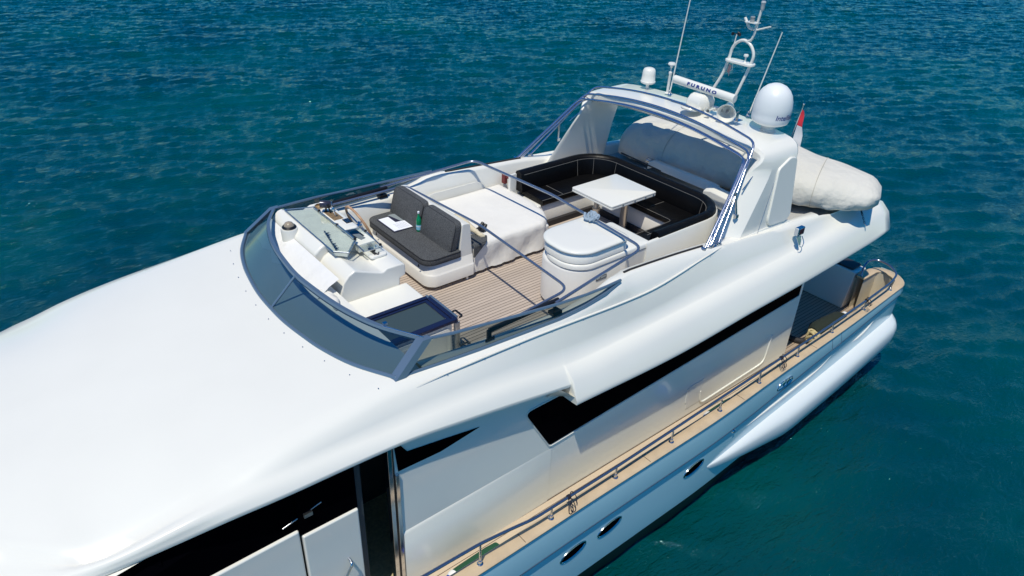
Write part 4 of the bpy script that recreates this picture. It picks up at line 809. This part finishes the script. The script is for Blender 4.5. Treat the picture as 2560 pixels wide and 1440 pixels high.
for s in (-1,1): sd=hd.cross(Vector((0,0,1)))*s*.115; q.prism([hc+sd+Vector((.05,0,.02)),hc+sd+Vector((.10,0,.02)),hc+sd+Vector((.12,0,-.135)),hc+sd+Vector((.04,0,-.135))],hd.cross(Vector((0,0,1)))*.006)
q.box(8.86,9.0,-.93,-.70,1.80,1.808); obj('bracket',q,CHROME,HN)
H2=thing('trumpet_horn','small white trumpet horn lying low between the radar and the loudhailer','horn',(8.78,-.45,1.81))
q=MB(); q.lathe([(0,-.26),(.014,-.26),(.014,-.05),(.03,.0),(.045,.03),(.04,.03),(.02,.0)],(8.76,-.48,1.86),(-.9,-.1,0),20,False); q.lathe([(0,0),(.05,0),(.045,.05),(0,.06)],(9.0,-.44,1.82),(0,0,1),16); obj('trumpet',q,WHITE,H2)
SR=thing('searchlight_ring','white chrome rimmed search light lying in front of the radar gearbox','search light',(8.7,-.25,1.82))
q=MB(); q.lathe([(.12,0),(.15,.0),(.155,.02),(.14,.04),(.11,.045)],(8.70,-.22,1.83),(.1,0,1),32,False); q.lathe([(0,.02),(.12,.03)],(8.70,-.22,1.83),(.1,0,1),32,False); obj('lamp_ring',q,WHITE,SR)
# flags
FL=thing('courtesy_flag','small faded pink and white flag hanging under the mast shelf','flag',(9.42,-.26,2.4))
q=MB(); q.loft([[(9.42,-.24-.05*t,2.40-.02*t),(9.42+.02*math.sin(t*5),-.22-.06*t,2.28-.05*t)] for t in (0,.33,.66,1)],False,False); obj('cloth',q,PINKC,FL); q=MB(); q.tube([(9.42,-.29,2.44),(9.42,-.31,2.33),(9.42,-.27,2.30)],.004,6); obj('halyard',q,WHITE,FL)
EN=thing('ensign','red and white ensign furled against its chrome staff behind the arch','flag',(11.5,-.30,.4))
q=MB(); q.tube([(11.5,-.28,.36),(11.62,-.37,1.46)],.014); q.lathe([(0,0),(.022,.0),(.022,.02),(0,.03)],(11.62,-.37,1.46),(0,0,1),12); obj('staff',q,CHROME,EN)
def ens(a,b,m,nm):
    q=MB(); q.loft([[(11.60-.06*t,-.365+.03*t*0+.0,1.38-.50*t),(11.60-.03*t+.02*math.sin(t*9),-.41-.10*t,1.40-.48*t-.04)] for t in np.linspace(a,b,6)],False,False); obj(nm,q,m,EN,ang=80)
ens(0,.55,RED,'red_cloth'); ens(.55,1.35,WCLOTH,'white_cloth')
# ------------------------------------------------------------ tender
TN=thing('tender','covered tender under beige canvas lying across the boat deck','tender',(10.3,-.3,.4))
q=MB(); secs=[]; ax=[(-.02,(9.85,1.78),.30,.80,.50),(.0,(9.86,1.74),.6,.9,.40),(.05,(9.9,1.6),.74,.98,.38),(.2,(9.97,1.1),.80,1.03,.38),(.4,(10.10,.4),.82,1.10,.38),(.6,(10.26,-.45),.82,1.14,.38),(.75,(10.44,-1.1),.78,1.04,.40),(.86,(10.62,-1.6),.70,.965,.43),(.94,(10.80,-1.97),.60,.905,.46),(.985,(10.91,-2.20),.48,.85,.50),(1.0,(10.96,-2.32),.26,.75,.57)]
AXP=pch([(a,b[0],b[1],c,d,e) for a,b,c,d,e in ax])
for t in np.linspace(-.02,1,110):
    x,y,hw,zt,zb=AXP(t); t2=max(0,(t-.5))*.55; dx,dy=math.cos(.2+t2),math.sin(.2+t2)
    row=[]
    for k in range(28):
        a=2*math.pi*k/28; ca,sa=math.cos(a),math.sin(a); u=hw*math.copysign(abs(ca)**.75,ca); hmid=zb+(zt-zb)*.42
        z=hmid+((zt-hmid) if sa>0 else (hmid-zb))*math.copysign(abs(sa)**(.85 if sa>0 else .5),sa)
        lowf=max(0,min(1,(.45-sa)*1.6)); wv=(.022*math.sin(t*48+k*1.1)+.016*math.sin(t*97-k*1.9)+.010*math.sin(t*160+k*.8))*lowf+.006*math.sin(t*30+k)
        row.append((x+dx*(u+wv),y+dy*(u+wv),z+(.01*math.sin(t*40+k) if sa>.2 else 0)))
    secs.append(row)
q.loft(secs); obj('canvas_cover',q,COVER,TN,ang=80)
SEAM=mat('cover_seam_thread',(.46,.44,.38),.9)
for t in (.30,.84):
    q=MB()
    x,y,hw,zt,zb=AXP(t); t2=max(0,(t-.5))*.55; dx,dy=math.cos(.2+t2),math.sin(.2+t2); row=[]
    for k in range(0,27):
        a=math.pi*(1.18-1.36*k/26); ca,sa=math.cos(a),math.sin(a); u=(hw+.006)*math.copysign(abs(ca)**.75,ca); hmid=zb+(zt-zb)*.42
        row.append((x+dx*u,y+dy*u,hmid+((zt-hmid+.008) if sa>0 else (hmid-zb))*math.copysign(abs(sa)**(.85 if sa>0 else .5),sa)))
    q.tube(row,.005,6); obj('cover_seam',q,SEAM,TN)
q=MB()
for yy in (-1.2,.9): q.box(9.8,10.6,yy-.06,yy+.06,.36,.46)
obj('chock',q,RUBBER,TN)
# crane / passerelle behind settee
CN=thing('boat_crane','folded white boat crane lying behind the settee','crane',(8.95,-.5,.4))
q=MB(); q.loft([[(x+a,y,z+b) for a,b in ((-.07,-.06),(.07,-.06),(.07,.05),(.02,.07),(-.05,.06))] for x,y,z in ((9.10,.72,.56),(9.08,.6,.62),(9.0,-.6,.66),(8.97,-.75,.66))]); obj('crane_arm',q,WHITE,CN,.01)
q=MB(); q.loft([[(x+a,y,z+b) for a,b in ((-.13,-.16),(.10,-.16),(.10,.06),(.0,.10),(-.12,.04))] for x,y,z in ((8.92,-.62,.60),(8.88,-.78,.66),(8.80,-1.35,.66),(8.78,-1.62,.62))]); obj('crane_housing',q,WHITE,CN,.015)
q=MB(); q.tube([(8.82,.62,.50),(8.76,-.55,.50)],.055,20); obj('hydraulic_ram',q,WHITE,CN); q=MB(); 
for t in (.2,.55,.8): p=Vector((8.82,.62,.50)).lerp(Vector((8.76,-.55,.50)),t); q.tube([p,p+Vector((0,-.012,0))],.058,20)
obj('ram_clamp',q,RUBBER,CN)
q=MB(); q.tube([(8.80,.75,.52),(8.84,.60,.58)],.02); obj('hose_fitting',q,CHROME,CN); q=MB(); q.tube([(9.1,.78,.62),(9.1,.70,.62)],.05,16); obj('sheave',q,CHROME,CN)
q=MB(); q.box(8.62,8.76,1.05,1.5,.1,.5); q.tube(bend([(8.60,.95,.80),(8.62,.6,.78),(8.62,.1,.76)],.05),.012); tag(obj('black_locker',q,BLACK,None,.02),'dark equipment locker between the settee corner and the boat crane','locker')
# wing fittings
WLt=thing('side_light','small square chrome deck light on the port wing','lamp',(8.9,-2.15,.5))
q=MB(); q.box(8.98,9.14,-2.20,-2.13,.46,.58); obj('housing',q,CHROME,WLt,.012); q=MB(); q.box(9.02,9.11,-2.206,-2.196,.485,.56); obj('lens',q,mat('dark_red_lens',(.06,.01,.015),.1),WLt,.004)
q=MB(); q.prism([(8.96,-2.19,.46),(9.08,-2.19,.45),(9.04,-2.235,.34),(9.0,-2.235,.34)],(0,-.008,-.004)); q.tube([(9.10,-2.2,.44),(9.10,-2.25,.36),(9.04,-2.27,.31),(8.99,-2.26,.33)],.006,6,smooth=4); obj('bracket',q,CHROME,WLt)
CH=thing('chain','short steel lashing chain hanging from the tender bow to the wing','chain',(10.75,-2.1,.6))
p0=Vector((10.62,-2.12,.56)); p1=Vector((10.80,-2.20,.36)); p2=Vector((10.72,-2.33,.24))
pts_=cat([p0,Vector((10.74,-2.18,.46)),p1,p2],6)
q=MB()
for i in range(0,len(pts_)-1,1):
    a,b=pts_[i],pts_[i+1]; c_=(a+b)/2; t=(b-a).normalized(); s1=t.orthogonal() if i%2 else t.cross(t.orthogonal()); s1.normalize()
    q.tube([c_+t*.022*math.cos(k)+s1*.011*math.sin(k) for k in np.linspace(0,2*math.pi,11)[:-1]],.0045,6,True)
obj('links',q,mat('blackened_steel',(.08,.08,.09),.4,metal=.7),CH); q=MB(); q.tube([p2,p2+Vector((.02,-.04,-.03))],.014); obj('eye_bolt',q,CHROME,CH)
# ------------------------------------------------------------ guard rail
GR=thing('guard_rail','low stainless guard rail on stanchions along the port bulwark','rail',(6,-2.85,-1.2))
rx=[(-.5,-2.80,-.80),(1.2,-2.86,-.83),(2.2,-2.875,-.86),(2.91,-2.87,-.90),(3.3,-2.87,-.965),(3.62,-2.87,-1.03),(4.875,-2.86,-1.035),(5.865,-2.84,-1.03),(6.844,-2.82,-1.02),(7.77,-2.80,-1.015),(8.77,-2.775,-1.01),(9.775,-2.75,-1.005),(10.82,-2.71,-1.0),(11.70,-2.66,-1.0),(12.05,-2.58,-1.0),(12.25,-2.36,-1.0),(12.26,-2.10,-.99),(12.05,-2.03,-1.0),(11.88,-2.07,-1.08),(11.84,-2.10,-1.2)]
rx=[(a,b,c) for a,b,c in rx]
q=MB(); q.tube(bend(rx,.10,3),.0175,10); obj('handrail',q,mat('rail_tube',(.27,.31,.40),.2,metal=.9),GR)
zr=lambda x:np.interp(x,[a for a,b,c in rx[:14]],[c for a,b,c in rx[:14]]); yr=lambda x:np.interp(x,[a for a,b,c in rx[:14]],[b for a,b,c in rx[:14]])
SX=[.9,1.9,2.91,3.874,4.875,5.865,6.844,7.773,8.774,9.775,10.82,11.8]
s0=None
for x in SX:
    yb=-(fcap(x)[0]-.078)
    if s0 is None or abs(zr(x)-zz)>.012:
        zz=zr(x); q=MB(); q.lathe([(0,0),(.036,0),(.034,.008),(.020,.014),(.018,.05),(.013,.055)],(x,yb,-1.203),(0,0,1),16); q.tube([(x,yb,-1.15),(x+.0,yr(x),zz)],.012,10); s0=obj('stanchion',q,CHROME,GR); sx0=x; syb=yb
    else:
        c_=s0.copy(); COL.objects.link(c_); c_.parent=GR; c_.location=(x-sx0,yb-syb,0)
def knot(x,lab,m,n=2,sz=.12):
    q=MB(); c_=Vector((x,yr(x),zr(x)))
    for k in range(3): q.tube([c_+Vector((.012*k-.012,math.cos(a)*.024,math.sin(a)*.024)) for a in np.linspace(0,2*math.pi,13)[:-1]],.006,6,True)
    for k in range(n):
        s=(-1)**k; q.tube([c_,c_+Vector((.03*s,-.04,-.04)),c_+Vector((.05*s,-.075,-sz)),c_+Vector((.02*s,-.085,-sz*1.25)),c_+Vector((-.015*s,-.07,-sz*.9)),c_+Vector((0,-.03,-.03))],.0052,6,smooth=5)
    q.tube([c_,c_+Vector((.06,.02,.03)),c_+Vector((.09,-.03,-.03)),c_+Vector((.085,-.05,-sz*.8))],.0052,6,smooth=5)
    tag(obj('rope_tie',q,m),lab,'rope','short rope ties on the rail')
knot(4.12,'dark rope loops tied on the rail near the green fender',ROPE,2,.14)
knot(8.28,'dark rope tied on the rail above the chrome fairlead',ROPE,2,.10)
knot(10.78,'black rope tied on the rail near the stern',BLACK,2,.05)
def fender(c,d,L,r,lab,body,ends,collar=True):
    F=thing('fender',lab,'fender',c,'fenders on deck'); d=Vector(d).normalized(); c=Vector(c)
    q=MB(); q.lathe([(r*.98,-L/2),(r,-L*.3),(r,L*.3),(r*.92,L/2),(0,L/2+r*.5)],c,d,24); obj('body',q,body,F)
    if collar: q=MB(); q.lathe([(0,-L/2-r*.35),(r*.85,-L/2-r*.3),(r*1.01,-L/2),(r*1.02,-L/2+.03),(r*.9,-L/2+.05)],c,d,24); obj('collar',q,WCLOTH,F)
    q=MB(); q.lathe([(0,-L/2-r*1.9),(r*.15,-L/2-r*1.8),(r*.3,-L/2-r*1.4),(r*.75,-L/2-r*.6),(r*.86,-L/2-r*.28)],c,d,24); obj('end_cap',q,ends,F)
    return F
fender((3.12,-2.56,-1.74),(1,.02,.02),.62,.13,'green fender with blue end beside the wall near the doorway',GREEN,BLUE)
fender((7.35,-2.60,-1.66),(1,.02,.0),.55,.11,'dark green fender lying on the side deck beside the long saloon window',GREEN,BLUE)
# cockpit clutter
LF=thing('large_fender','large dark fender lying on the cockpit deck','fender',(10.7,-2.2,-1.75))
q=MB(); q.lathe([(0,-.42),(.10,-.40),(.16,-.30),(.165,0),(.16,.3),(.10,.42),(0,.45)],(10.72,-2.26,-1.72),(1,-.08,.02),24); obj('body',q,DGREEN,LF); q=MB(); q.lathe([(0,-.05),(.045,-.045),(.05,.0),(.03,.04),(0,.045)],(11.2,-2.28,-1.66),(1,0,0),14); obj('valve_end',q,WCLOTH,LF)
q=MB()
for k in range(5): q.tube([Vector((10.16+.02*k,-2.30,-1.72))+Vector((.1*math.cos(a)*.4,.10*math.cos(a+k),.09*math.sin(a))) for a in np.linspace(0,2*math.pi,13)[:-1]],.020,8,True)
tag(obj('rope_coil',q,YROPE),'straw coloured coiled rope beside the dark fender','rope')
q=MB(); q.tube([(9.98,-1.62,-1.86),(10.02,-1.75,-1.85),(10.06,-1.95,-1.86),(10.12,-2.15,-1.85),(10.3,-2.2,-1.84)],.05,10,smooth=5); q.tube([(9.93,-1.66,-1.87),(10.0,-1.85,-1.86),(10.1,-2.1,-1.86)],.035,8,smooth=5); tag(obj('dark_mooring_rope',q,RUBBER),'thick black mooring line snaking over the shaded cockpit deck','rope')
CL=thing('deck_cleat','black and chrome deck cleat on the stern quarter','cleat',(11.2,-2.45,-1.85))
q=MB(); q.tube([(11.05,-2.42,-1.80),(11.35,-2.42,-1.80)],.02); q.tube([(11.13,-2.42,-1.88),(11.13,-2.42,-1.80)],.018); q.tube([(11.27,-2.42,-1.88),(11.27,-2.42,-1.80)],.018); obj('horns',q,CHROME,CL)
# stern settee block
SS=thing('cockpit_locker','grey white locker seat with dark top across the stern cockpit','locker seat',(11.95,-1.2,-1.9))
q=MB(); q.prism([(11.72,-1.98,-1.9),(12.25,-1.98,-1.9),(12.25,-1.98,-1.22),(11.86,-1.98,-1.20)],(0,2.4,0)); obj('locker_box',q,WHITE,SS,.02)
q=MB(); q.rbox(11.90,12.22,-1.90,.4,-1.205,-1.165,.05,4,.015); obj('dark_cushion',q,mat('charcoal_vinyl',(.03,.03,.035),.5),SS)
q=MB(); q.lathe([(0,0),(.012,0),(.012,.01),(0,.012)],(11.79,-1.25,-1.55),(-1,0,.1),10); obj('lock',q,BLACK,SS); q=MB(); q.box(11.90,11.96,-1.995,-1.98,-1.30,-1.26); obj('latch',q,BLACK,SS)
q=MB(); q.tube([(11.5,-.9,.0),(11.5,-.9,-.3)],.04,12); q.box(11.45,11.55,-.98,-.84,-.36,-.05); tag(obj('support_bracket',q,WHITE,None,.01),'small white bracket under the aft end of the wing','bracket')
print('objects',len(bpy.data.objects))
